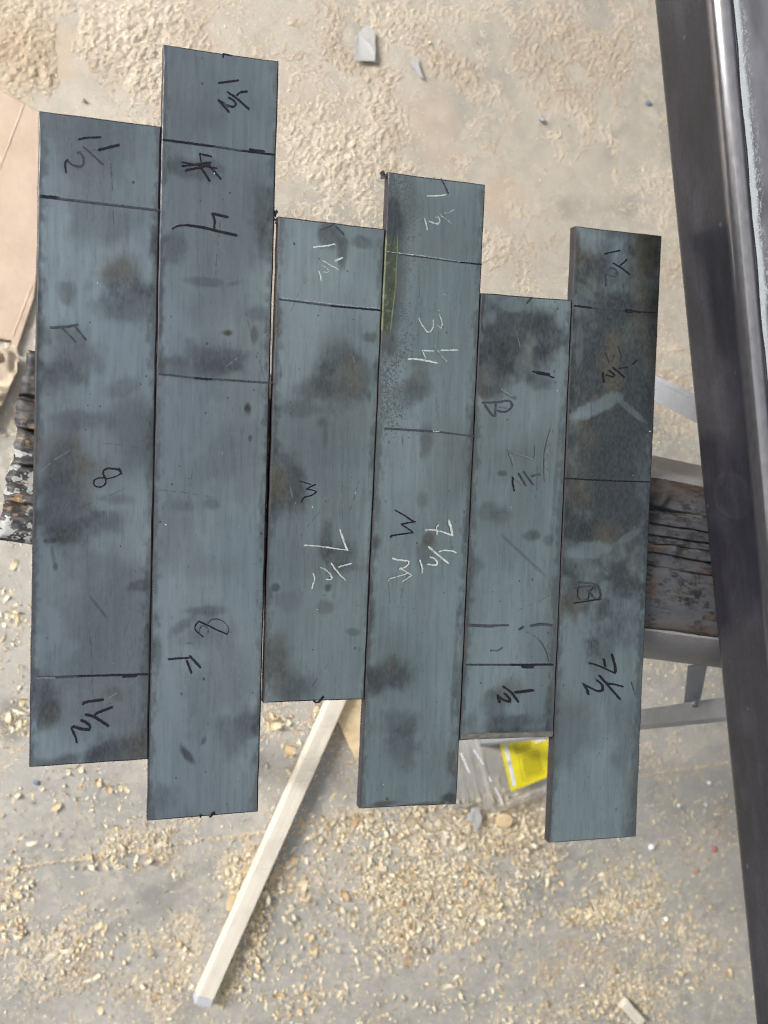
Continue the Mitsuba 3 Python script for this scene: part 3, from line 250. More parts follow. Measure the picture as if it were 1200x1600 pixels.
COAT_Y = (1.95, 4.15)
def coat_weight(p, n, uv):
    x, y = p.x / IN, p.y / IN
    q = np.array(BARS[3])
    u = x - (float(q[0][0]) + (y - float(q[0][1])) * float((q[3][0] - q[0][0]) / (q[3][1] - q[0][1])))
    w = .23 + .035 * dr.sin(y * 1.9 + 1.2) + .02 * (noise(x * 4, y * 5) - .5)
    ends = smoothstep(4.45, 3.4, y) * smoothstep(1.8, 3.0, y)
    return smoothstep(w, w - .012, u) * smoothstep(.25, .5, ends + .3 * (noise(x * 12, y * 9) - .5))


def coat_colour(p, n, uv):
    x, y = p.x / IN, p.y / IN
    q = np.array(BARS[3])
    u = x - (float(q[0][0]) + (y - float(q[0][1])) * float((q[3][0] - q[0][0]) / (q[3][1] - q[0][1])))
    w = .23 + .035 * dr.sin(y * 1.9 + 1.2) + .02 * (noise(x * 4, y * 5) - .5)
    rim = smoothstep(w - .035, w - .012, u) + smoothstep(.05, .02, u) * .6
    fleck = smoothstep(.72, .8, noise(x * 28, y * 18))
    return mix((.030, .036, .025), (.125, .145, .078), dr.clip(rim * .8 + fleck * .3, 0, 1)) * (.75 + .5 * noise(x * 20, y * 8))


def side_weight(p, n, uv):
    return smoothstep(.99, .93, n.z) * (.86 + .14 * noise(p.x / IN * 40, p.y / IN * 12))
scene['bar_side'] = {'type': 'principled', 'base_color': mikit.proc(lambda p, n, uv: mix((.016, .015, .019), (.040, .036, .042), fbm(p.x / IN * 12, p.y / IN * 5, p.z / IN * 20, 3))), 'roughness': .55, 'specular': .25}
for _i in range(6):
    scene[f'bar_face_{_i}'] = {'type': 'blendbsdf', 'weight': mikit.proc(make_bar_weight(_i)), 'a': ref('steel_clean'), 'b': ref('steel_stain')}
    scene[f'bar_steel_{_i}'] = {'type': 'blendbsdf', 'weight': mikit.proc(side_weight), 'a': ref(f'bar_face_{_i}'), 'b': ref('bar_side')}
scene['green_coat'] = {'type': 'principled', 'base_color': mikit.proc(coat_colour), 'roughness': .55, 'specular': .4}
scene['bar_steel_coated'] = {'type': 'blendbsdf', 'weight': mikit.proc(coat_weight), 'a': ref('bar_steel_3'), 'b': ref('green_coat')}

INK = {}
for k, c, r in (('k', (.010, .010, .015), .45), ('m', (.036, .040, .050), .42), ('f', (.080, .096, .104), .36)):
    scene['ink_' + k] = {'type': 'principled', 'base_color': mikit.proc(lambda p, n, uv, c=c: mi.Color3f(*c) * (.7 + .7 * noise(p.x / IN * 40, p.y / IN * 40))), 'roughness': r, 'specular': .15}
    INK[k] = 'ink_' + k
def chalk_w(lo, hi):
    return lambda p, n, uv: dr.clip(smoothstep(lo, hi, .6 * noise(p.x / IN * 60, p.y / IN * 60) + .4 * noise(p.x / IN * 22, p.y / IN * 22)), 0, 1)
scene['chalk_white'] = {'type': 'diffuse', 'reflectance': rgb(.37, .395, .395)}
scene['chalk_c'] = {'type': 'blendbsdf', 'weight': mikit.proc(chalk_w(.08, .42)), 'a': ref('steel_clean'), 'b': ref('chalk_white')}
scene['chalk_d'] = {'type': 'blendbsdf', 'weight': mikit.proc(chalk_w(.20, .95)), 'a': ref('steel_clean'), 'b': ref('chalk_white')}
INK['c'], INK['d'] = 'chalk_c', 'chalk_d'


FLOOR_DARK = [(-4.3, -12.9, 1.1, 1.0, 0, .9), (24.5, 13.6, .9, .6, 20, .35), (28, 14, .8, .7, 0, .4), (27.2, 17.6, .55, .9, -35, .3), (3.5, -21.6, 3.4, .5, 20, .4), (1.5, -23.3, 3.2, .4, 22, .35),
              (16, -24, 2.2, 3, 10, .25), (14.5, -31.5, 2.5, 1.2, 0, .35), (24, -24.5, 1.4, 1.0, 0, .3), (3.4, -29, 1.5, 1.8, 10, .25), (10.5, -17, 2.0, 1.8, 0, .2), (31, -22, 2.5, 2, 0, .2)]
FLOOR_TAN = [(20.6, 13.7, 1.5, 1.2, 25, .75), (16.8, 16.5, 1.3, 2.4, 15, .45), (-3, 18, 2.6, 1.6, -10, .7), (13.5, 17, 2.5, 2.0, 0, .3), (8.5, 16, 3, 3, 0, .3), (2.5, 19.5, 3.2, 3, 0, .45)]
def concrete_colour(p, n, uv):
    x, y = p.x / IN, p.y / IN
    a = fbm(x * .16, y * .16, 2.0, 4)
    b = fbm(x * 1.3, y * 1.3, 5.0, 4)
    g = noise(x * 24, y * 24)
    c = mix((.295, .287, .270), (.395, .378, .350), smoothstep(.3, .7, a * .6 + b * .4)) * (.90 + .2 * g)
    far = smoothstep(-18, 14, y + 4 * (a - .5))
    c = c * mix((1, 1, 1), (1.10, 1.04, .96), far)
    film = smoothstep(.46, .72, fbm(x * 3.2, y * 3.2, 14.0, 4)) * (.25 + .75 * smoothstep(.42, .62, fbm(x * .34, y * .34, 24.0, 3)))
    c = mix(c, mi.Color3f(.47, .425, .365), .62 * film * (.6 + .8 * noise(x * 13, y * 13)))
    e = 1.0 * (b - .5)
    c = mix(c, mi.Color3f(.46, .355, .26), spots(x, y, FLOOR_TAN, e, 1.15, .7) * .75)
    return c * (1 - .45 * spots(x, y, FLOOR_DARK, e, 1.3, .4))
mat('concrete', {'type': 'principled', 'base_color': mikit.proc(concrete_colour), 'roughness': .62, 'specular': .35})


def dust_colour(p, n, uv):
    x, y = p.x / IN, p.y / IN
    a = fbm(x * .35, y * .35, 3.0, 3)
    g = noise(x * 22, y * 22, p.z / IN * 30)
    return mix(mix((.33, .268, .212), (.42, .362, .30), smoothstep(.35, .6, a)), (.585, .52, .435), dr.clip(.4 * a + .85 * g - .2, 0, 1)) * mix((1, 1, 1), (.78, .70, .62), dr.exp(-(dr.square((x + 3.5) / 2.6) + dr.square((y - 17.5) / 2.4))))
mat('sawdust_tan', {'type': 'diffuse', 'reflectance': mikit.proc(dust_colour)})
scene['flake_tint'] = {'type': 'twosided', 'bsdf': {'type': 'diffuse', 'reflectance': {'type': 'mesh_attribute', 'name': 'vertex_color'}}}


def pine_colour(p, n, uv):
    x, y = p.x / IN, p.y / IN
    # grain runs along the stick (direction about 26 degrees off the y axis)
    u, v = x * .909 - y * .416, x * .416 + y * .909
    g = fbm(u * 9 + .6 * fbm(v * .4, u, 2.0, 2), v * .35, 1.0, 3)
    k = mi.Float(0)
    for v0, w0 in ((-10.1, .05), (-10.75, .04), (-11.35, .035), (-8.3, .04), (-16.2, .03)):
        k = k + smoothstep(w0, 0, dr.abs(v - v0 - .5 * (u - 15.6) - .12 * noise(u * 3, v * 2, v0))) * (.3 + .7 * noise(u * 4, v0))
    return mix((.70, .655, .575), (.62, .55, .45), dr.clip(g * 1.0 - .12, 0, 1)) * (1 - .30 * dr.clip(k, 0, 1)) * (1 - .10 * smoothstep(.5, .75, fbm(x * .8, y * .8, 9.0, 4)))
mat('pine', {'type': 'principled', 'base_color': mikit.proc(pine_colour), 'roughness': .5, 'specular': .35})


def plywood_colour(p, n, uv):
    x, y = p.x / IN, p.y / IN
    g = fbm(x * 1.4 + 3 * fbm(y * .5, x * .5, 2.0, 2), y * 4, 6.0, 3)
    return mix((.74, .60, .40), (.56, .40, .23), g)
mat('plywood', {'type': 'principled', 'base_color': mikit.proc(plywood_colour), 'roughness': .6, 'specular': .3})


BA = np.array([.9873, -.1587])   # direction of the sawhorse beam in plan
V_TOP_ = float(np.array([-1.14, 1.62]) @ np.array([.1587, .9873]))
V_BOT_ = V_TOP_ - 3.28
def beam_colour(p, n, uv):
    x, y = p.x / IN, p.y / IN
    u, v = x * float(BA[0]) + y * float(BA[1]), -x * float(BA[1]) + y * float(BA[0])
    right = smoothstep(4, 8, u)
    grain = fbm(u * .8, v * 9 + 1.5 * fbm(u * .6, v, 3.0, 2), 2.0, 4)
    pat = fbm(u * 2.6, v * 6.5, 9.0, 5)
    bare = mix((.33, .20, .085), (.13, .075, .035), grain * 1.15)
    tar = mix((.018, .017, .019), (.075, .07, .07), smoothstep(.35, .75, fbm(u * 6, v * 18, 7.0, 3)))
    greyed = mix(tar, mi.Color3f(.088, .092, .106), .8 * smoothstep(.30, .66, fbm(u * 3.2, v * 3.6, 21.0, 5) + .16 * (noise(u * 40, v * 40) - .5)))
    c = mix(bare, mix(tar, greyed, right), smoothstep(.36, .50, pat + .15 + .44 * right + .2 * (fbm(u * 12, v * 20, 3.0, 2) - .5)))
    edge = smoothstep(.55, .15, dr.minimum(v - float(V_BOT_), float(V_TOP_) - v) + .5 * (fbm(u * 1.4, v * 1.4, 5.0, 3) - .5)) * right
    c = mix(c, mix((.11, .062, .036), (.03, .026, .022), grain), edge * .55)
    white = smoothstep(.57, .63, fbm(u * 5.5 + 4, v * 9, 31.0, 4) + .2 * (noise(u * 26, v * 34) - .5)) * (1 - right) * smoothstep(.6, -.2, v + .2)
    c = mix(c, mi.Color3f(.40, .41, .40), white * .6)
    rust = smoothstep(.69, .74, fbm(u * 3, v * 3.6 + 3, 15.0, 4)) * right
    c = mix(c, mi.Color3f(.11, .062, .038), rust * .5)
    return c * (.66 + .6 * grain) * (1 - .25 * right)
mat('old_beam', {'type': 'principled', 'base_color': mikit.proc(beam_colour), 'roughness': .62, 'specular': .4})


TUBE_D = np.array([-.1697, .9855])     # along the tube in plan
TUBE_N = np.array([.9855, .1697])      # across, away from the bars
TUBE_P = np.array([10.71, 9.23])       # a point on its near vertical side
def tube_uv(p):
    x, y, z = p.x / IN - float(TUBE_P[0]), p.y / IN - float(TUBE_P[1]), p.z / IN - TOP
    return x * float(TUBE_N[0]) + y * float(TUBE_N[1]), x * float(TUBE_D[0]) + y * float(TUBE_D[1]), z
def tube_colour(p, n, uv):
    u, v, z = tube_uv(p)
    s = fbm(v * .35, z * 9 + u * 9, 4.0, 3)
    c = mix((.020, .0205, .028), (.029, .029, .039), s) * (.7 + .5 * fbm(v * .9, z * 1.4 + u, 2.0, 3))
    sc = fbm(v * .8 + 2, z * 1.6 + u * 1.6, 15.0, 4)
    c = c * (.85 + .45 * smoothstep(.40, .75, sc)) * (.85 + .3 * noise(v * 18, z * 40 + u * 40))
    c = mix(c, c * mi.Color3f(.97, .92, .92), smoothstep(-4, -9, v))
    d1, d2, r = voronoi(v * 1.3, z * 2 + u * 2)
    c = c * (1 + 2.2 * smoothstep(.10, .03, dr.sqrt(dr.square(d1)) + .10 * (noise(v * 14, z * 30) - .3)) * dr.select(r > .9, 1.0, 0.0))
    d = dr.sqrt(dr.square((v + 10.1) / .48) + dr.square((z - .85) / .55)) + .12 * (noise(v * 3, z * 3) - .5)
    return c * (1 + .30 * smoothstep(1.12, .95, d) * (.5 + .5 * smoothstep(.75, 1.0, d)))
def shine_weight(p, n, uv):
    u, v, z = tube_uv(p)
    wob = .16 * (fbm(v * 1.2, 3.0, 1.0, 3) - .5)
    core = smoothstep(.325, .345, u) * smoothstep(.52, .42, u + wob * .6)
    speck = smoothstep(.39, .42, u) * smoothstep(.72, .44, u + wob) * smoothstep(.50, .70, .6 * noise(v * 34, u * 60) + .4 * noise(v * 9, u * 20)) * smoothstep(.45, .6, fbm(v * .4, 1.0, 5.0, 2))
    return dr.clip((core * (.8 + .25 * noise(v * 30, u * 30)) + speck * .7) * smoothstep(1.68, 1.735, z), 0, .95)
def worn_glint_weight(p, n, uv):
    u, v, z = tube_uv(p)
    corner = smoothstep(.30, .22, u) * smoothstep(1.40, 1.52, z) * (.85 + .3 * noise(v * 6, z * 20))  # rounded corner lightened to paint up its highlight; flat top is bare steel
    flat = smoothstep(.31, .33, u) * smoothstep(1.70, 1.74, z) * (.25 + .9 * fbm(v * 1.1, u * 2.4, 12.0, 4))
    return dr.clip(corner * .62 + flat, 0, 1)
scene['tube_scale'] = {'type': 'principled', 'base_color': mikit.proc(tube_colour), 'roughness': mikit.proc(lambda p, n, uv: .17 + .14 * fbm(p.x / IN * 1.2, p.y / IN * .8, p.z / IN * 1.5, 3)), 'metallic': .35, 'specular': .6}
scene['tube_worn_glint'] = {'type': 'principled', 'base_color': rgb(.33, .32, .34), 'roughness': .2, 'metallic': .9}
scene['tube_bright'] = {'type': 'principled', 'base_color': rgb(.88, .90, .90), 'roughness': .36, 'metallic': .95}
scene['tube_mid'] = {'type': 'blendbsdf', 'weight': mikit.proc(worn_glint_weight), 'a': ref('tube_scale'), 'b': ref('tube_worn_glint')}
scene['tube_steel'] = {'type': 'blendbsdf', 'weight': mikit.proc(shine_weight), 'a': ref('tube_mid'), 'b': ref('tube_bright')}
scene['tube_seam'] = {'type': 'principled', 'base_color': rgb(.02, .02, .02), 'roughness': .6}


def galv(base, rough):
    def f(p, n, uv):
        x, y, z = p.x / IN, p.y / IN, p.z / IN
        return mi.Color3f(*base) * (.78 + .22 * fbm(x * 2, y * 2, z * 2, 3) + .22 * noise(x * 30, y * 30, z * 30))
    return {'type': 'principled', 'base_color': mikit.proc(f), 'roughness': rough, 'metallic': .45, 'specular': .5}
mat('galvanised', galv((.37, .395, .45), .45))
mat('grey_bracket', galv((.27, .265, .275), .5))

mat('cardboard', {'type': 'diffuse', 'reflectance': mikit.proc(lambda p, n, uv: mix((.46, .355, .28), (.54, .425, .345), fbm(p.x / IN * .9, p.y / IN * .9, 1.0, 4)) * (.97 + .06 * noise(p.x / IN * 9, p.y / IN * 6)))})
mat('kraft_paper', {'type': 'diffuse', 'reflectance': mikit.proc(lambda p, n, uv: mix((.46, .37, .28), (.56, .47, .37), fbm(p.x / IN * 3, p.y / IN * 3, 2.0, 3)))})
scene['plastic_film'] = {'type': 'thindielectric', 'int_ior': 1.5}
scene['plastic_haze'] = {'type': 'principled', 'base_color': rgb(.80, .80, .83), 'roughness': .2, 'specular': .6}
scene['clear_plastic'] = {'type': 'blendbsdf', 'weight': mikit.proc(lambda p, n, uv: dr.clip(.03 + .10 * fbm(p.x / IN * 1.2, p.y / IN * .6, 3.0, 3) + .28 * (1 - dr.abs(n.z)), 0, .6)), 'a': ref('plastic_film'), 'b': {'type': 'twosided', 'bsdf': ref('plastic_haze')}}
mat('glint_plastic', {'type': 'principled', 'base_color': rgb(.78, .79, .84), 'roughness': .22, 'specular': .6})
GLINTS = [[(18.52, -16.03), (19.06, -17.16)], [(20.21, -17.48), (20.38, -17.8)], [(20.6, -18.1), (21.15, -19.19)], [(19.27, -15.9), (19.87, -16.75)]]
mat('yellow_print', {'type': 'principled', 'base_color': mikit.proc(lambda p, n, uv: mix((.74, .63, .004), (.62, .53, .02), noise(p.x / IN * 3, p.y / IN * 9))), 'roughness': .35, 'specular': .5})
mat('dark_print', {'type': 'diffuse', 'reflectance': rgb(.30, .26, .02)})
mat('white_print', {'type': 'diffuse', 'reflectance': rgb(.74, .74, .76)})
mat('grey_print', {'type': 'diffuse', 'reflectance': rgb(.36, .40, .48)})
mat('milky_plastic', {'type': 'principled', 'base_color': rgb(.43, .425, .42), 'roughness': .4, 'specular': .5})
mat('white_bit', {'type': 'principled', 'base_color': rgb(.82, .83, .85), 'roughness': .4, 'specular': .5})
mat('red_bit', {'type': 'principled', 'base_color': rgb(.50, .14, .14), 'roughness': .4, 'specular': .5})
mat('pink_bit', {'type': 'principled', 'base_color': rgb(.50, .30, .26), 'roughness': .6, 'specular': .3})
mat('blue_bit', {'type': 'principled', 'base_color': rgb(.15, .17, .25), 'roughness': .4, 'specular': .5})
mat('shiny_metal', {'type': 'principled', 'base_color': rgb(.75, .75, .75), 'roughness': .22, 'metallic': 1.0})
mat('sheared_steel', {'type': 'principled', 'base_color': mikit.proc(lambda p, n, uv: mix((.06, .055, .045), (.16, .155, .135), fbm(p.x / IN * 9, p.y / IN * 14, 1.0, 3))), 'roughness': .5, 'metallic': .3})
mat('burr_black', {'type': 'principled', 'base_color': rgb(.02, .02, .025), 'roughness': .6})
mat('end_paint', {'type': 'principled', 'base_color': rgb(.46, .47, .52), 'roughness': .5})

# ---------------------------------------------------------------- the floor with its saw-cut joint
JA, JB = np.array([-4.48, -20.08]), np.array([37.34, -18.50])
jd = (JB - JA) / np.linalg.norm(JB - JA)
jn = np.array([-jd[1], jd[0]])
rows = [(260, 0), (.09, 0), (.03, -.16), (-.03, -.16), (-.09, 0), (-260, 0)]
V = np.concatenate([[np.append(JA + jd * s * 260 + jn * o, FLOOR + z) for s in (-1, 1)] for o, z in rows])
F = np.concatenate([[[2 * k, 2 * k + 2, 2 * k + 3], [2 * k, 2 * k + 3, 2 * k + 1]] for k in range(len(rows) - 1)])
add('floor', M_(W(V[:, 0], V[:, 1], V[:, 2]), F), 'concrete', 'grey concrete workshop floor with tan dust and a saw cut joint', 'floor', kind='structure')

# ---------------------------------------------------------------- sawdust: a low drift surface that dips under the floor where it runs out
def density(x, y):
    d = np.zeros_like(x)
    for cx, cy, rx, ry, s in DUST:
        d += s * np.exp(-(((x - cx) / rx) ** 2 + ((y - cy) / ry) ** 2) * 1.1)
    return d


step = .056
gx, gy = np.arange(-6.5, 41, step), np.arange(-37, 28, step)
X, Y = np.meshgrid(gx, gy)
P3 = lambda s, z: np.stack([X * s, Y * s, np.full_like(X, z)], -1)
wx, wy = X + 1.1 * (meshkit.fbm(P3(.6, 3.), 3) - .5), Y + 1.1 * (meshkit.fbm(P3(.6, 9.), 3) - .5)
Dn = density(wx, wy)
lowf, mid, clump = meshkit.fbm(P3(.22, 1.), 3), meshkit.fbm(P3(1.1, 4.), 4), meshkit.fbm(P3(4.2, 6.), 3)
right_t = np.clip((X - 11) / 12, 0, 1) * np.clip((Y - 4) / 6, 0, 1)
grain = meshkit.noise(P3(9.5, 2.)) * .6 + meshkit.noise(P3(15.0, 5.)) * .4
farside = 1 / (1 + np.exp(-(Y - 4) / 3.0))
cover = np.clip(Dn, -1.5, 1.15) * .75 + (lowf - .5) * 1.0 + (mid - .5) * 1.3 + farside * .35 - .40 - .12 * right_t
jl = np.abs((X - JA[0]) * jn[0] + (Y - JA[1]) * jn[1] + .06 * (mid - .5))
cover = np.maximum(cover, (.50 - jl * 5.0) + .8 * (mid - .6))
h = .070 * np.clip(cover, -.6, 1.2) + .10 * (grain - .53) + .22 * (1 - .55 * right_t) * np.clip(cover + .1, 0, 1) * (clump - .44)
h = np.minimum(h, .30)
hv = h
on = h > 0
keep = on[:-1, :-1] | on[1:, :-1] | on[:-1, 1:] | on[1:, 1:]
iy, ix = np.nonzero(keep)
nx = len(gx)
a = iy * nx + ix
F = np.concatenate([np.column_stack([a, a + 1, a + nx + 1]), np.column_stack([a, a + nx + 1, a + nx])])
m = M_(W(X.ravel(), Y.ravel(), FLOOR + np.maximum(hv.ravel(), -.03)), F)
m.remove_unreferenced_vertices()
add('sawdust', m, 'sawdust_tan', 'pale tan sawdust drifted over the concrete floor', 'sawdust', kind='stuff', smooth=True)


def height_at(x, y):
    j, i = np.clip(((x - gx[0]) / step).astype(int), 0, nx - 1), np.clip(((y - gy[0]) / step).astype(int), 0, len(gy) - 1)
    return np.maximum(hv[i, j], 0), cover[i, j]


TINTS = .84 * np.array([(.80, .69, .49), (.73, .58, .37), (.84, .76, .60), (.64, .46, .27), (.76, .66, .50), (.52, .33, .18)])
TINT_P = np.array([.32, .17, .32, .04, .14, .01])


def splinters(n, lo, hi, aspect, xs, ys):
    """n small bent flakes as one mesh: two quads each"""
    L = rng.uniform(lo, hi, n) * rng.uniform(.6, 1.3, n) * np.where(ys > 3, .52, .85)
    w = L * rng.uniform(*aspect, n)
    an = rng.normal(1.15, .9, n)
    d = np.stack([np.cos(an), np.sin(an)], 1)
    s = np.stack([-d[:, 1], d[:, 0]], 1)
    hz, _ = height_at(xs, ys)
    lift = rng.uniform(0, .55, n) * L
    roll = rng.normal(0, .5, n) * w
    mid_up = rng.uniform(.05, .3, n) * L
    V = np.zeros((n, 6, 3))
    for k, t in enumerate((-.5, 0, .5)):
        for q, o in enumerate((-.5, .5)):
            V[:, k * 2 + q, 0] = xs + d[:, 0] * L * t + s[:, 0] * w * o
            V[:, k * 2 + q, 1] = ys + d[:, 1] * L * t + s[:, 1] * w * o
            V[:, k * 2 + q, 2] = hz + .012 + lift * max(t, 0) + (mid_up if k == 1 else 0) + np.abs(roll) * .5 + roll * o
    b = np.arange(n)[:, None] * 6
    F = np.concatenate([b + f for f in ([0, 2, 3], [0, 3, 1], [2, 4, 5], [2, 5, 3])])
    col = TINTS[rng.choice(len(TINTS), n, p=TINT_P)] * rng.uniform(.85, 1.1, (n, 1))
    V = V.reshape(-1, 3)
    return M_(W(V[:, 0], V[:, 1], FLOOR + V[:, 2]), F), np.clip(np.repeat(col, 6, 0), 0, .9)


# fine flakes follow the dust
cand = rng.uniform([-6, -36.5], [40.5, 27.5], (520000, 2))
hz, cv = height_at(cand[:, 0], cand[:, 1])
pr = np.clip(np.where(cand[:, 1] < -12, .20, .13) + .62 * np.clip(cv + .25, 0, 1.1), 0, .8) * np.where(cand[:, 1] > 2, .8, 1.0) * np.clip(.45 + (cv + .5), .3, 1)
cand = cand[rng.uniform(size=len(cand)) < pr * .72]
fm, fc = splinters(len(cand), .05, .20, (.18, .5), cand[:, 0], cand[:, 1])
add('wood_flakes', fm, 'flake_tint', 'fine pale wood flakes scattered through the sawdust', 'wood flakes', kind='stuff', color=fc)


def shaving(x, y, L, w, ang, curl, z, tw=0.0, seg=7):
    """one curled planer shaving, a bent ribbon"""
    t = np.linspace(0, 1, seg + 1)
    if abs(curl) < .05:
        px, pz = (t - .5) * L, t * 0
    else:
        r = L / curl
        px, pz = r * np.sin((t - .5) * curl), r * (1 - np.cos((t - .5) * curl))
    wid = w * (.55 + .45 * np.sin(np.pi * np.clip(t * .9 + .05, 0, 1)))
    d, s = np.array([math.cos(ang), math.sin(ang)]), np.array([-math.sin(ang), math.cos(ang)])
    V = []
    for q in (-.5, .5):
        V.append(np.column_stack([x + d[0] * px + s[0] * wid * q, y + d[1] * px + s[1] * wid * q, z + pz + tw * q * (t - .3)]))
    V = np.concatenate(V)
    V[:, 2] += z - V[:, 2].min() + .01
    n = seg + 1
    i = np.arange(seg)
    return V, np.concatenate([np.column_stack([i, i + 1, n + i + 1]), np.column_stack([i, n + i + 1, n + i])])


vs, fs, cs, off = [], [], [], 0
for cx, cy, rx, ry, k in CHIPS:
    for _ in range(int(k * 2.6)):
        x, y = cx + rng.normal(0, rx * .62), cy + rng.normal(0, ry * .62)
        L = rng.gamma(3.2, .074) + .11
        hz = height_at(np.array([x]), np.array([y]))[0][0]
        v, f = shaving(x, y, L, L * rng.uniform(.16, .42), rng.normal(1.25, .6), rng.choice([1, 1, -1]) * rng.uniform(.5, 3.6), hz, rng.normal(0, .12), 5)
        vs.append(v); fs.append(f + off); off += len(v)
        cs.append(np.repeat((TINTS[rng.choice(len(TINTS), p=TINT_P)] * rng.uniform(.9, 1.12))[None], len(v), 0))
v = np.concatenate(vs)
add('wood_shavings', M_(W(v[:, 0], v[:, 1], FLOOR + v[:, 2]), np.concatenate(fs)), 'flake_tint', 'curled cream wood shavings littering the floor below the steel', 'wood shavings', kind='stuff',
    color=np.clip(np.concatenate(cs), 0, .9))

for (x, y), L, an, cu, col, lab in [
        ((8.58, -13.88), 1.0, 1.9, 3.6, 0, 'curled golden shaving, uppermost of the curls left of the pine stick'),
        ((9.36, -15.35), 1.1, 1.2, 4.2, 1, 'round rolled shaving with a tail left of the pine stick'),
        ((10.72, -13.36), .6, 1.2, 1.8, 2, 'small pale shaving just left of the pine stick top'),
        ((10.80, -14.11), .7, 1.5, 1.2, 2, 'short pale shaving close beside the pine stick, below a smaller one'),
        ((-3.77, -5.52), .55, 1.1, 1.4, 0, 'yellow shaving on bare concrete below the sawhorse beam end'),
        ((-4.12, -7.85), .4, 1.6, 1.0, 2, 'cream shaving at the left picture edge, beside the leftmost bar'),
        ((-3.45, -12.0), .5, 1.3, 2.6, 1, 'hooked tan shaving beside the lower part of the leftmost bar')]:
    hz = height_at(np.array([x]), np.array([y]))[0][0]
    v, f = shaving(x, y, L, L * .5, an, cu, hz, .15, 12)
    t = .012
    v2 = np.concatenate([v, v + [0, 0, t]])
    c = np.repeat(TINTS[col][None], len(v2), 0)
    add('wood_shaving', M_(W(v2[:, 0], v2[:, 1], FLOOR + v2[:, 2]), np.concatenate([f[:, ::-1], f + len(v)])), 'flake_tint', lab, 'wood shaving', color=c)

# ---------------------------------------------------------------- flattened cardboard and kraft paper at the left
t_ = name_thing('cardboard_sheet', 'flattened brown cardboard with creased flaps behind the leftmost bar', 'cardboard')
add(t_ + '__sheet', slab([(-9, 17.6), (-4.23, 15.75), (-3.2, 15.28), (-2.5, 14.95), (-2.3, 11.5), (-2.82, 6.72), (-3.62, 4.15), (-3.80, 4.72), (-9, 5.2)], FLOOR + .05, FLOOR + .28, .05, .3), 'cardboard')
for pa, pb in (((-3.22, 15.2), (-4.6, 11.3)), ((-2.90, 7.3), (-3.74, 4.95))):
    add(t_ + '__crease', beam_mesh((*pa, FLOOR + .275), (*pb, FLOOR + .275), .10, .06, bevel=.028), 'cardboard', 'raised crease across the cardboard')
gx2, gy2 = np.meshgrid(np.linspace(-7, -3.3, 60), np.linspace(.6, 4.5, 60))
poly = Polygon([(-7, 4.4), (-4.31, 4.42), (-3.72, 4.28), (-3.47, 3.91), (-3.55, 3.2), (-4.2, 1.7), (-4.6, .8), (-7, .7)])
pp = np.stack([gx2, gy2, gx2 * 0], -1)
ins = contains_xy(poly, gx2.ravel(), gy2.ravel()).reshape(gx2.shape)
z = .35 + 1.3 * np.abs(meshkit.noise(pp * 1.1, 3) - .5) + .5 * np.abs(meshkit.noise(pp * 2.3, 4) - .5)
iy, ix = np.nonzero(ins[:-1, :-1] & ins[1:, :-1] & ins[:-1, 1:] & ins[1:, 1:])
a = iy * 60 + ix
m = M_(W(gx2.ravel(), gy2.ravel(), FLOOR + z.ravel()), np.concatenate([np.column_stack([a, a + 1, a + 61]), np.column_stack([a, a + 61, a + 60])]))
m.remove_unreferenced_vertices()
add('crumpled_paper', m, 'kraft_paper', 'crumpled brown packing paper beside the beam end at left', 'paper', smooth=25)

# ---------------------------------------------------------------- pine stick, plywood offcut, small block, wooden disc
t_ = name_thing('pine_stick', 'long pale planed pine stick lying slantwise on the floor', 'wood stick')
mid_t, mid_b = np.array([11.72, -13.3]), np.array([5.02, -28.45])
dv = (mid_t - mid_b) / np.linalg.norm(mid_t - mid_b)
far_t = mid_t + dv * 5
z_at = lambda s: FLOOR + .44 + .010 * s
L_ = np.linalg.norm(far_t - mid_b)
kk = (44 - .9) / 44
def P_(q, s):
    return (*(q * kk), z_at(s))
add(t_ + '__shaft', beam_mesh(P_(mid_b + dv * .42, .42), P_(far_t, L_), .86, .74, bevel=.035), 'pine')
add(t_ + '__painted_end', beam_mesh(P_(mid_b, 0), P_(mid_b + dv * .415, .42), .865, .745, bevel=.03), 'end_paint', 'greyish painted lower end of the stick')

c0, e1, e2 = np.array([12.85, -16.1]), np.array([.895, .445]), np.array([-.445, .895])
add('plywood_offcut', slab([c0, c0 + e1 * 4, c0 + e1 * 4 + e2 * 5, c0 + e2 * 5], FLOOR + .05, FLOOR + .38, .02, .5), 'plywood', 'tan plywood offcut lying under the pine stick', 'plywood')
c0, e1, e2 = np.array([29.5, -32.6]), np.array([.66, -.75]), np.array([.75, .66])
add('wood_block', slab([c0, c0 + e1 * 2.0, c0 + e1 * 2.0 + e2 * .62, c0 + e2 * .62], FLOOR + .08, FLOOR + .5, .04, .2), 'pine', 'small pale wood offcut among shavings at the bottom right', 'wood block')
ring = [(21.55 + .46 * math.cos(q), -20.35 + .42 * math.sin(q)) for q in np.linspace(0, 2 * math.pi, 30)[:-1]]
t_ = name_thing('wooden_disc', 'round flat wooden plug lying on shavings below the plastic package', 'wooden disc')
add(t_ + '__disc', slab(ring, FLOOR + .22, FLOOR + .40, .03, .2, tilt=lambda x, y: (x - 21.5) * .12), 'plywood')
ring = [(21.55 + .09 * math.cos(q), -20.35 + .09 * math.sin(q)) for q in np.linspace(0, 2 * math.pi, 14)[:-1]]
add(t_ + '__hub', slab(ring, FLOOR + .39, FLOOR + .425, .008, .2, tilt=lambda x, y: (x - 21.5) * .12), 'plywood')

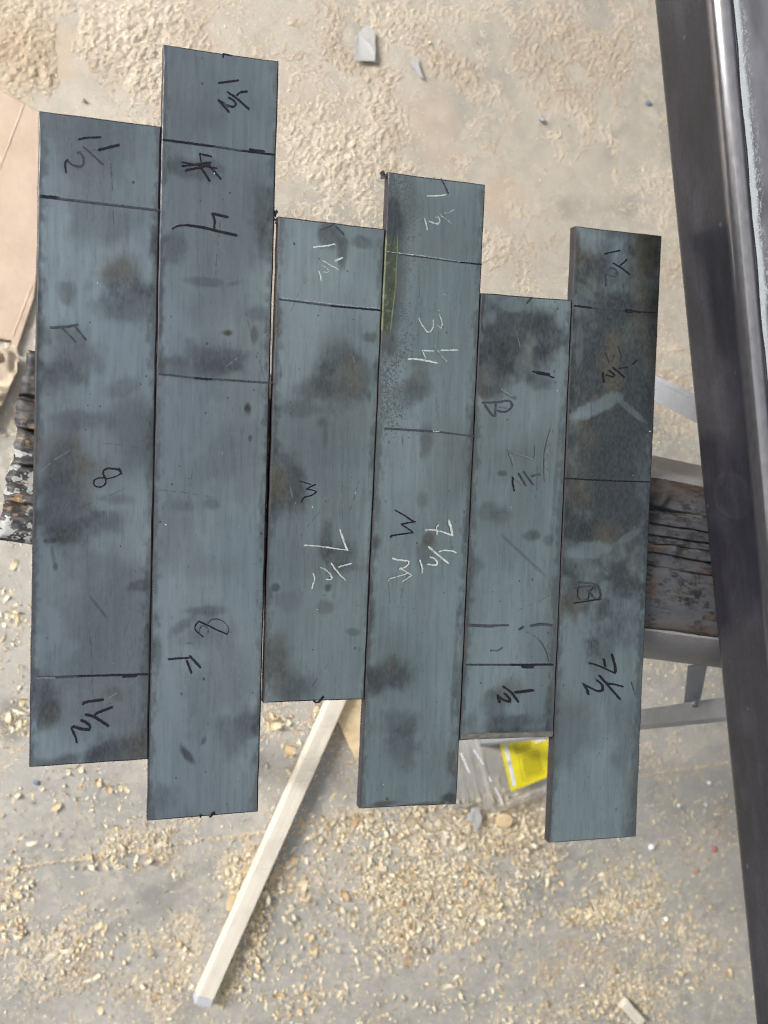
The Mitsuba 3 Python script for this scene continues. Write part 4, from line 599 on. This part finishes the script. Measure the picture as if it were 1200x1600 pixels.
# ---------------------------------------------------------------- clear clamshell package with its yellow card
t_ = name_thing('plastic_package', 'empty clear plastic clamshell package with a yellow printed card', 'package')
o, e1, e2 = np.array([22.14, -18.96]) * .975, np.array([.965, .262]), np.array([-.262, .965])
na, nb = 150, 130
A, B = np.meshgrid(np.linspace(-3.7, 3.6, na), np.linspace(-1.55, 5.2, nb))
def box_h(a, b, a0, a1, b0, b1, r, soft):
    dx, dy = np.maximum(np.maximum(a0 + r - a, a - a1 + r), 0), np.maximum(np.maximum(b0 + r - b, b - b1 + r), 0)
    d = r - np.hypot(dx, dy)
    return np.clip(d / soft, 0, 1), d
hm, dm = box_h(A, B, -1.55, 3.2, -1.15, 5.0, .7, .35)
hl, dl_ = box_h(A, B, -3.4, -1.0, -.25, 5.0, .8, .35)
sm = lambda t: t * t * (3 - 2 * t)
Z = .06 + .85 * sm(hm)
Z = np.maximum(Z, .06 + .62 * sm(hl))
inner, _ = box_h(A, B, -1.1, 2.8, -.55, 4.6, .45, .15)
Z -= .16 * sm(inner)
for a0, w in ((-2.55, .16), (-1.8, .12)):
    Z += .09 * np.exp(-((A - a0) / w) ** 2) * sm(hl)
Z += .10 * np.exp(-((A + .55) / .07) ** 2) * sm(inner) * (B < 1.1)
Z += .02 * (meshkit.noise(np.stack([A * 2, B * 2, A * 0], -1)) - .5)
okm = (np.maximum(dm, dl_) > -.16)
iy, ix = np.nonzero(okm[:-1, :-1] & okm[1:, :-1] & okm[:-1, 1:] & okm[1:, 1:])
a = iy * na + ix
XY = o + A.ravel()[:, None] * e1 + B.ravel()[:, None] * e2
m = M_(W(XY[:, 0], XY[:, 1], FLOOR + .12 + Z.ravel()), np.concatenate([np.column_stack([a, a + 1, a + na + 1]), np.column_stack([a, a + na + 1, a + na])]))
m.remove_unreferenced_vertices()
add(t_ + '__shell', m, 'clear_plastic', smooth=True)
for (xa, ya), (xb, yb) in GLINTS:  # pale strips paint highlight streaks along the creases of the package
    add(t_ + '__glint_strip', beam_mesh((xa, ya, FLOOR + 1.0), (xb, yb, FLOOR + 1.0), .085, .05, bevel=.02), 'glint_plastic', 'pale strip painting the highlight along a plastic crease')
ob = lambda a, b: tuple(o + a * e1 + b * e2)
def quad(a0, b0, a1, b1):
    return [ob(a0, b0), ob(a1, b0), ob(a1, b1), ob(a0, b1)]
zc = FLOOR + .95
card = add(t_ + '__card', slab(quad(0, 0, 3.2, 3.4), zc - .03, zc, .005, .5), 'yellow_print', 'yellow printed card')
add(t_ + '__card__white_strip', slab(quad(.18, .25, .40, 2.75), zc + .012, zc + .018, .002, .5), 'white_print')
add(t_ + '__card__round_emblem', slab([ob(.29 + .12 * math.cos(q), 1.62 + .17 * math.sin(q)) for q in np.linspace(0, 2 * math.pi, 16)[:-1]], zc + .028, zc + .034, .002, .2), 'grey_print')
add(t_ + '__card__white_strip', slab(quad(2.05, 2.15, 2.7, 2.75), zc + .012, zc + .018, .002, .5), 'white_print')
lines = [slab(quad(.27, b, .31, b + .05), zc + .028, zc + .033, .001, .5) for b in np.arange(.35, 2.7, .10) if abs(b - 1.6) > .25]
add(t_ + '__card__small_print', cat_mesh(lines), 'grey_print')
lines = [slab(quad(a, .42, a + .034, 1.62), zc + .010, zc + .016, .001, .7) for a in np.arange(1.05, 2.05, .075)]
lines += [slab(quad(a, 1.95, a + .036, 2.7), zc + .010, zc + .016, .001, .7) for a in np.arange(.75, 1.8, .09)]
lines += [slab(quad(.85, .3, 2.15, .33), zc + .010, zc + .016, .001, .7), slab(quad(.85, 1.72, 2.15, 1.75), zc + .010, zc + .016, .001, .7), slab(quad(.85, .33, .88, 1.72), zc + .010, zc + .016, .001, .7), slab(quad(2.12, .33, 2.15, 1.72), zc + .010, zc + .016, .001, .7)]
add(t_ + '__card__print_lines', cat_mesh(lines), 'dark_print')

# plastic scraps
def scrap(poly, z, seed, amp=.12):
    m = slab(poly, z, z + .02, .004, .12)
    q = m.vertices / IN
    m.vertices[:, 2] += IN * amp * (meshkit.fbm(np.stack([q[:, 0] * .8, q[:, 1] * .8, q[:, 0] * 0 + seed], -1), 2))
    return m
add('plastic_scrap', scrap([(12.67, 21.27), (13.12, 20.94), (13.11, 19.54), (12.6, 19.5), (12.08, 19.42), (12.0, 20.14), (12.18, 20.7)], FLOOR + .12, 3, .3), 'milky_plastic', 'pale grey torn plastic scrap near the top of the floor', 'plastic scrap')
add('plastic_scrap', scrap([(14.98, 19.88), (15.3, 20.2), (15.77, 19.14), (15.5, 19.2)], FLOOR + .08, 5, .2), 'milky_plastic', 'thin sliver of plastic half buried right of a larger scrap', 'plastic scrap')
add('plastic_scrap', scrap([(19.1, -19.95), (19.5, -19.3), (19.85, -19.35), (20.1, -20.1), (19.72, -20.95), (19.62, -20.2)], FLOOR + .25, 8, .5), 'milky_plastic', 'milky bent plastic sliver below the clear package', 'plastic scrap')


def pebble(x, y, r, bs, name, label, cat, flat=.7, seed=0, ln=1.0, an=0.0):
    g = np.random.default_rng(seed)
    p = g.normal(size=(26, 3))
    p /= np.linalg.norm(p, axis=1, keepdims=True)
    p *= g.uniform(.8, 1.05, (26, 1)) * [r * ln, r, r * flat]
    c, s = math.cos(an), math.sin(an)
    p = np.column_stack([p[:, 0] * c - p[:, 1] * s, p[:, 0] * s + p[:, 1] * c, p[:, 2]])
    hz = float(height_at(np.array([x]), np.array([y]))[0][0])
    m = trimesh.convex.convex_hull(W(p[:, 0] + x, p[:, 1] + y, FLOOR + hz + p[:, 2] + r * flat))
    add(name, m, bs, label, cat, smooth=50)


pebble(22.55, 18.0, .17, 'shiny_metal', 'metal_pellet', 'shiny metal pellet on the dusty floor right of the upper bars', 'pellet', .9, 1)
pebble(-.71, 15.8, .11, 'shiny_metal', 'metal_pellet', 'tiny shiny metal pellet on bare concrete above the leftmost bar', 'pellet', .9, 2)
pebble(29.2, 19.8, .16, 'blue_bit', 'blue_plastic_bit', 'tiny blue plastic bit beside the steel tube at top right', 'plastic bit', .5, 3, 1.3)
pebble(-2.85, -15.95, .17, 'blue_bit', 'blue_plastic_bit', 'small blue grey bit below the leftmost bar', 'plastic bit', .3, 4)
pebble(35.4, -19.65, .14, 'white_bit', 'white_bit', 'oblong white bit nearest the floor joint at right', 'white bit', .7, 5, 1.6, -.6)
pebble(33.2, -20.8, .14, 'white_bit', 'white_bit', 'white bit closest to the rightmost bar, left of its twin', 'white bit', .8, 6)
pebble(35.2, -20.95, .15, 'white_bit', 'white_bit', 'round white bit below the oblong one at right', 'white bit', .8, 7)
pebble(31.4, -23.15, .2, 'white_bit', 'white_bit', 'cream white bit just below the rightmost bar end', 'white bit', .7, 8, 1.3, .4)
pebble(32.7, -27.8, .17, 'white_bit', 'white_bit', 'white bit next to the shavings heap at lower right', 'white bit', .7, 9)
pebble(35.95, -23.85, .16, 'red_bit', 'red_bit', 'small bright red bit on the floor at lower right', 'red bit', .7, 10, 1.6, 1.5)
pebble(34.7, -25.1, .16, 'pink_bit', 'red_bit', 'dull pinkish bit below the bright red bit', 'red bit', .5, 11, 1.3, .6)

# ---------------------------------------------------------------- the sawhorse
t_ = name_thing('sawhorse', 'old sawhorse with tarred paint-spotted timber beam carrying the steel bars', 'sawhorse')
BT = -.245                                  # top of the beam
U0, U1 = -1.36, 24.0                       # along the beam
bn = np.array([-BA[1], BA[0]])
def buv(u, v):
    return BA * u + bn * v
vc = float(np.array([-1.14, 1.62]) @ bn)
V_TOP, V_BOT = vc, vc - 3.28
nu, nv = 760, 200
Ug, Vg = np.meshgrid(np.linspace(U0, U1, nu), np.linspace(V_BOT, V_TOP, nv))
pz = np.stack([Ug, Vg, Ug * 0], -1)
zz = .022 * (meshkit.fbm(np.stack([Ug * .9, Vg * 9, Ug * 0], -1), 4) - .5)
for k, (v0, dep, u0, u1) in enumerate([(V_BOT + 1.38, .10, 10.5, 24), (V_BOT + 1.66, .13, 8, 24), (V_BOT + 1.90, .08, 9, 24), (V_BOT + 2.04, .12, 8, 24), (V_BOT + 2.30, .12, 6, 24), (V_BOT + 2.62, .22, 5, 12.6), (V_BOT + 1.92, .20, -2, 4.5), (V_BOT + 2.45, .16, -2, 3), (V_BOT + 1.3, .12, -2, 2), (V_BOT + .62, .10, -2, 3)]):
    wob = .07 * (meshkit.fbm(np.stack([Ug * .7, Ug * 0 + k, Ug * 0], -1), 3) - .5) + .06 * (meshkit.noise(np.stack([Ug * 2.5, Ug * 0 + k, Ug * 0], -1)) - .5)
    wd = .020 + .022 * meshkit.noise(np.stack([Ug * 1.2, Ug * 0 + 5 * k, Ug * 0], -1))
    if u0 > 5.5:
        wd, wob = wd * .5, wob * .7
    on_ = np.clip((Ug - u0) * 2, 0, 1) * np.clip((u1 - Ug) * 2, 0, 1) * np.clip(3.5 * meshkit.noise(np.stack([Ug * .5, Ug * 0 + 9 * k, Ug * 0], -1)) + .1, 0, 1)
    zz -= dep * on_ * np.exp(-((Vg - v0 - wob) / wd) ** 2)
# chewed spot by the bars and a rounded arris
chew = np.exp(-(((Ug - 11.4) / .7) ** 2 + ((Vg - V_TOP + .62) / .22) ** 2))
zz -= .26 * chew * (.4 + 1.2 * meshkit.noise(pz * 5))
ed = np.minimum(np.minimum(Vg - V_BOT, V_TOP - Vg), Ug - U0) + .10 * (meshkit.fbm(pz * 1.6, 3) - .5)
zz -= .12 * np.clip(1 - ed / .13, 0, 1) ** 2
zz -= .05 * np.clip(1 - (Ug - U0) / .5, 0, 1) * (meshkit.noise(np.stack([Ug * 6, Vg * 4, Ug * 0], -1)))
Zt = np.minimum(BT + .012 + zz, BT)
# the left end is splintered
Ush = Ug - .22 * np.clip(1 - (Ug - U0) / .6, 0, 1) * (meshkit.fbm(np.stack([Vg * 2.2, Vg * 0 + 3, Vg * 0], -1), 3) - .35)
XY = Ush.ravel()[:, None] * BA + Vg.ravel()[:, None] * bn
topv = np.column_stack([XY, Zt.ravel()])
iy, ix = np.mgrid[0:nv - 1, 0:nu - 1]
a = (iy * nu + ix).ravel()
F = [np.column_stack([a, a + 1, a + nu + 1]), np.column_stack([a, a + nu + 1, a + nu])]
border = np.concatenate([np.arange(nu), np.arange(1, nv) * nu + nu - 1, (nv - 1) * nu + np.arange(nu - 2, -1, -1), np.arange(nv - 2, 0, -1) * nu])
low = topv[border].copy()
low[:, 2] = BT - 1.5
k0 = len(topv)
i = np.arange(len(border)); j = (i + 1) % len(border)
F += [np.column_stack([border[i], k0 + j, border[j]]), np.column_stack([border[i], k0 + i, k0 + j])]
allv = np.concatenate([topv, low])
add(t_ + '__beam', M_(W(allv[:, 0], allv[:, 1], allv[:, 2]), np.concatenate(F)), 'old_beam', 'weathered timber beam with black tar, bare orange wood and white paint', smooth=30)

def bracket(side, u_a=10.6, u_b=20):
    """folded sheet metal cheek along one side of the beam, flaring outwards"""
    v0 = V_TOP + .012 if side > 0 else V_BOT - .012
    prof = [(0, BT - .10), (.10, BT - .22), (.16, BT - .55), (.30, BT - 1.2), (.52, BT - 1.9), (.68, BT - 2.4), (.74, BT - 2.75), (.72, BT - 3.3)] if side > 0 else \
           [(0, BT - .06), (.14, BT - .16), (.30, BT - .35), (.52, BT - .7), (.72, BT - 1.15), (.86, BT - 1.7), (.90, BT - 2.3), (.88, BT - 3.0)]
    us = np.linspace(u_a, u_b, 30)
    pr = np.array(prof)
    n = len(pr)
    th = .06
    ring = np.concatenate([pr, pr[::-1] - [th, .02]])
    V, F = [], []
    for u in us:
        q = np.array([np.append(buv(u, v0 + side * o_), z_) for o_, z_ in ring])
        V.append(q)
    V = np.concatenate(V)
    R = len(ring)
    for k in range(len(us) - 1):
        i = np.arange(R); j = (i + 1) % R
        F += [np.column_stack([k * R + i, k * R + R + i, k * R + R + j]), np.column_stack([k * R + i, k * R + R + j, k * R + j])]
    for e in (0, (len(us) - 1) * R):
        F.append(np.array([[e + q, e + q + 1, e + R - 2 - q] for q in range(n - 1)] + [[e + q, e + R - 2 - q, e + R - 1 - q] for q in range(n - 1)]))
    return M_(W(V[:, 0], V[:, 1], V[:, 2]), np.concatenate(F))
add(t_ + '__bracket', bracket(1), 'grey_bracket', 'grey metal bracket along the upper side of the beam', smooth=35)
add(t_ + '__bracket', bracket(-1), 'grey_bracket', 'grey metal bracket along the lower side of the beam', smooth=35)

def leg(p0, slope, d0, d1, w, side):
    """folded sheet leg: a broad face towards the left with a narrow turned lip along its outer edge"""
    a3, b3 = np.append(p0 + slope * d0, -d0), np.append(p0 + slope * d1, -d1)
    ax = (b3 - a3) / np.linalg.norm(b3 - a3)
    face = np.array([-1.0, 0, 0])
    s = np.cross(ax, face)
    s /= np.linalg.norm(s)
    if s[1] * side < 0:
        s = -s
    out = [beam_mesh(a3, b3, w, .06, face, .015)]
    o = s * (w / 2 + .04) + np.array([.10, 0, 0])
    out.append(beam_mesh(a3 + o, b3 + o, .17, .05, (-.55, side * .8, .1), .012))
    return out
lo_p, lo_s = np.array([15.72, -6.48]) - 3 * np.array([.164, -.368]), np.array([.164, -.368])
up_p, up_s = np.array([14.37, 1.22]) - 3 * np.array([.164, .283]), np.array([.164, .283])
LW = .52
add(t_ + '__bracket', bracket(1, .6, 4.0), 'grey_bracket', smooth=35)
add(t_ + '__bracket', bracket(-1, .6, 4.0), 'grey_bracket', smooth=35)
for p_, s_, sd in ((np.array([2.3, -3.5]), np.array([.03, -.40]), -1), (np.array([2.4, 1.6]), np.array([.02, .26]), 1)):
    add(t_ + '__leg', cat_mesh(leg(p_, s_, 1.6, 28.0, LW, sd)), 'galvanised')
add(t_ + '__leg', cat_mesh(leg(lo_p, lo_s, 1.2, 28.0, LW, -1)), 'galvanised')
add(t_ + '__leg', cat_mesh(leg(up_p, up_s, 1.6, 28.0, LW, 1)), 'galvanised')
add(t_ + '__strap', beam_mesh((13.9, -5.0, -1.9), (15.95, -6.8, -4.7), .46, .05, (-.3, -.5, .8), .01), 'galvanised', 'flat strap between the bracket and the lower leg')
bolt_c = np.append(lo_p + lo_s * 4.6, -4.6) + np.array([-.10, .32, 0])
s_ = trimesh.creation.icosphere(3, .13 * IN)
s_.apply_scale([1, 1, .6])
s_.apply_translation(W(*(bolt_c + np.array([0, -.05, .12]))))
add(t_ + '__bolt', s_, 'shiny_metal', smooth=True)

# ---------------------------------------------------------------- the square steel tube on the right
def tube_mesh():
    R, lo, hi, w, wall = .30, BT + .002, 1.75, 2.0, .14
    prof = []
    for cx, cz, a0 in ((w - R, hi - R, 0), (R, hi - R, 90), (R, lo + R, 180), (w - R, lo + R, 270)):
        prof += [(cx + R * math.cos(math.radians(a0 + q)), cz + R * math.sin(math.radians(a0 + q))) for q in np.linspace(0, 90, 10)]
    prof = np.array(prof)
    r2 = R - wall
    inn = []
    for cx, cz, a0 in ((w - R, hi - R, 0), (R, hi - R, 90), (R, lo + R, 180), (w - R, lo + R, 270)):
        inn += [(cx + r2 * math.cos(math.radians(a0 + q)), cz + r2 * math.sin(math.radians(a0 + q))) for q in np.linspace(0, 90, 10)]
    inn = np.array(inn)
    ts = np.linspace(-34, 16, 160)
    n = len(prof)
    V, F = [], []
    for pr in (prof, inn):
        for t in ts:
            q = TUBE_P + pr[:, :1] * TUBE_N + t * TUBE_D
            V.append(np.column_stack([q, pr[:, 1]]))
    V = np.concatenate(V)
    i = np.arange(n); j = (i + 1) % n
    m_ = len(ts) * n
    for k in range(len(ts) - 1):
        F += [np.column_stack([k * n + i, k * n + n + i, k * n + n + j]), np.column_stack([k * n + i, k * n + n + j, k * n + j])]
        F += [np.column_stack([m_ + k * n + i, m_ + k * n + n + j, m_ + k * n + n + i]), np.column_stack([m_ + k * n + i, m_ + k * n + j, m_ + k * n + n + j])]
    for e in (0, (len(ts) - 1) * n):
        F += [np.column_stack([e + i, e + j, m_ + e + j]), np.column_stack([e + i, m_ + e + j, m_ + e + i])]
    m = M_(W(V[:, 0], V[:, 1], V[:, 2]), np.concatenate(F))
    return m
t_ = name_thing('steel_tube', 'dark square steel tube with a bright rounded corner lying at the right', 'steel tube')
tm = tube_mesh()
if tm.volume < 0:
    tm.invert()
add(t_ + '__tube', tm, 'tube_steel', smooth=40)
pts = [TUBE_P + TUBE_N * (.315 + .012 * math.sin(t * 3.1)) + TUBE_D * t for t in np.linspace(-30, 14, 260)]
pts2 = [p + TUBE_N * (.022 + .012 * rng.uniform()) for p in pts]
V = np.concatenate([np.column_stack([pts, np.full(260, 1.757)]), np.column_stack([pts2, np.full(260, 1.757)])])
i = np.arange(259)
add(t_ + '__seam', M_(W(V[:, 0], V[:, 1], V[:, 2]), np.concatenate([np.column_stack([i, i + 260, i + 261]), np.column_stack([i, i + 261, i + 1])])), 'tube_seam', 'dark line where the rounded corner meets the flat top')

# ---------------------------------------------------------------- the six steel flat bars and their handwriting
def ribbon(pts, w, z, chalk):
    """a marker or chalk stroke: a smoothed ribbon with round ends"""
    p = np.array(pts, float)
    if len(p) > 2:
        d = np.r_[0, np.cumsum(np.linalg.norm(np.diff(p, axis=0), axis=1))]
        sharp = []
        for k in range(1, len(p) - 1):
            a, b = p[k] - p[k - 1], p[k + 1] - p[k]
            sharp.append((a @ b) / (np.linalg.norm(a) * np.linalg.norm(b) + 1e-9) < .35)
        # split at sharp corners, Catmull-Rom between
        cuts = [0] + [k + 1 for k, s in enumerate(sharp) if s] + [len(p) - 1]
        q = []
        for c0, c1 in zip(cuts[:-1], cuts[1:]):
            seg = p[c0:c1 + 1]
            ext = np.vstack([2 * seg[0] - seg[1], seg, 2 * seg[-1] - seg[-2]])
            for k in range(1, len(ext) - 2):
                p0, p1, p2, p3 = ext[k - 1:k + 3]
                for t in np.linspace(0, 1, 9)[(0 if not q else 1):]:
                    q.append(.5 * ((2 * p1) + (-p0 + p2) * t + (2 * p0 - 5 * p1 + 4 * p2 - p3) * t * t + (-p0 + 3 * p1 - 3 * p2 + p3) * t ** 3))
        p = np.array(q)
    ln = LineString(p)
    s = np.arange(0, ln.length, .018)
    c = np.array([ln.interpolate(t).coords[0] for t in np.append(s, ln.length)])
    jit = .004 if not chalk else .007
    g = ln.buffer(w * .5, quad_segs=6).simplify(.002)
    polys = []
    pr = np.array(g.exterior.coords[:-1])
    pr = dense(pr, .025)
    pr = pr + rng.normal(0, jit * .6, pr.shape)
    holes = [np.array(r.coords[:-1]) for r in g.interiors if Polygon(r).area > 1e-4]
    P = Polygon(pr, holes).buffer(0)
    out = []
    for gg in getattr(P, 'geoms', [P]):
        if gg.area < 1e-5:
            continue
        v, f = trimesh.creation.triangulate_polygon(gg, engine='earcut')
        f = np.asarray(f)
        a, b, d_ = v[f[:, 0]], v[f[:, 1]], v[f[:, 2]]
        cr = (b[:, 0] - a[:, 0]) * (d_[:, 1] - a[:, 1]) - (b[:, 1] - a[:, 1]) * (d_[:, 0] - a[:, 0])
        f[cr < 0] = f[cr < 0][:, ::-1]
        out.append(M_(W(v[:, 0], v[:, 1], z), f))
    return out


BAR_LABEL = ['leftmost steel flat bar with a dark hand-sized smudge, marked F and 8',
             'tall steel flat bar with a scribbled out mark above a big handwritten 4',
             'shorter steel flat bar with chalk 7 1/2 below a small black M',
             'steel flat bar with green coating along its upper left edge and chalk 3 1/4',
             'short steel flat bar with brown stained top end, marked with a bold B',
             'rightmost steel flat bar beside the square tube, with wiped bright patches']
for i in range(6):
    t_ = name_thing('steel_flat_bar', BAR_LABEL[i], 'steel bar', 'steel flat bars laid side by side on the sawhorse')
    q = np.array(BARS[i])
    add(t_ + '__plate', slab(q, -.235, 0.0, .028, .3, .0034), 'bar_steel_coated' if i == 3 else f'bar_steel_{i}')
    if i == 4:
        c_, d_ = q[3], q[2]
        up_ = (q[0] - q[3]) / np.linalg.norm(q[0] - q[3])
        add(t_ + '__sheared_edge', slab([c_ + up_ * .02 + (.02, 0), d_ + up_ * .02 - (.02, 0), d_ + up_ * .12 - (.02, 0), c_ + up_ * .13 + (.02, 0)], -.02, .008, .004, .15, .006), 'sheared_steel', 'paler sheared lower edge')
    z = .011
    for lab, strokes in MARKS[i]:
        if lab.split()[0] in ('rubbed', 'two', 'rough', 'faint'):
            for ink, w, pts in strokes:
                z += .0006
                add(t_ + '__pen_mark', cat_mesh(ribbon(pts, w, z, False)), INK[ink], lab.replace('strokes', 'stroke').replace('two black ticks', 'black tick').replace('ticks', 'tick'))
            continue
        by = {}
        for ink, w, pts in strokes:
            z += .0006
            by.setdefault(ink, []).extend(ribbon(pts, w * (.70 if ink in 'cd' else .84), z, ink in 'cd'))
        first = None
        for ink, ms in by.items():
            if first is None:
                first = add(t_ + '__handwriting', cat_mesh(ms), INK[ink], lab)
            else:
                add(first + ('__fainter_strokes' if ink in 'mfd' else '__darker_strokes'), cat_mesh(ms), INK[ink])


def burr(bar, x, y, seed):
    g = np.random.default_rng(seed)
    ms = []
    for k in range(6):
        p = g.normal(0, 1, (10, 3)) * [.035, .03, .03] + [x + g.normal(0, .03), y + g.normal(0, .05), -.06]
        ms.append(trimesh.convex.convex_hull(W(p[:, 0], p[:, 1], p[:, 2])))
    add(bar + '__burr', cat_mesh(ms), 'burr_black', 'ragged black burr at the upper left corner')
burr('steel_flat_bar_002', 3.01, 4.22, 1)
burr('steel_flat_bar_003', 5.03, 5.15, 2)

# pale specks of dust lying on the steel
xs, ys = [], []
while len(xs) < 22:
    i = rng.integers(0, 6)
    q = np.array(BARS[i])
    s, t = rng.uniform(.03, .97, 2)
    pt = (q[0] * (1 - s) + q[1] * s) * (1 - t) + (q[3] * (1 - s) + q[2] * s) * t
    xs.append(pt[0]); ys.append(pt[1])
ms = []
for x, y in zip(xs, ys):
    p = rng.normal(0, 1, (8, 3)) * [.005, .006, .004] * rng.uniform(.5, 1.5) + [x, y, .016]
    ms.append(trimesh.convex.convex_hull(W(p[:, 0], p[:, 1], p[:, 2])))
add('dust_specks', cat_mesh(ms), 'white_bit', 'tiny pale dust specks on the steel bars', 'dust specks', kind='stuff')
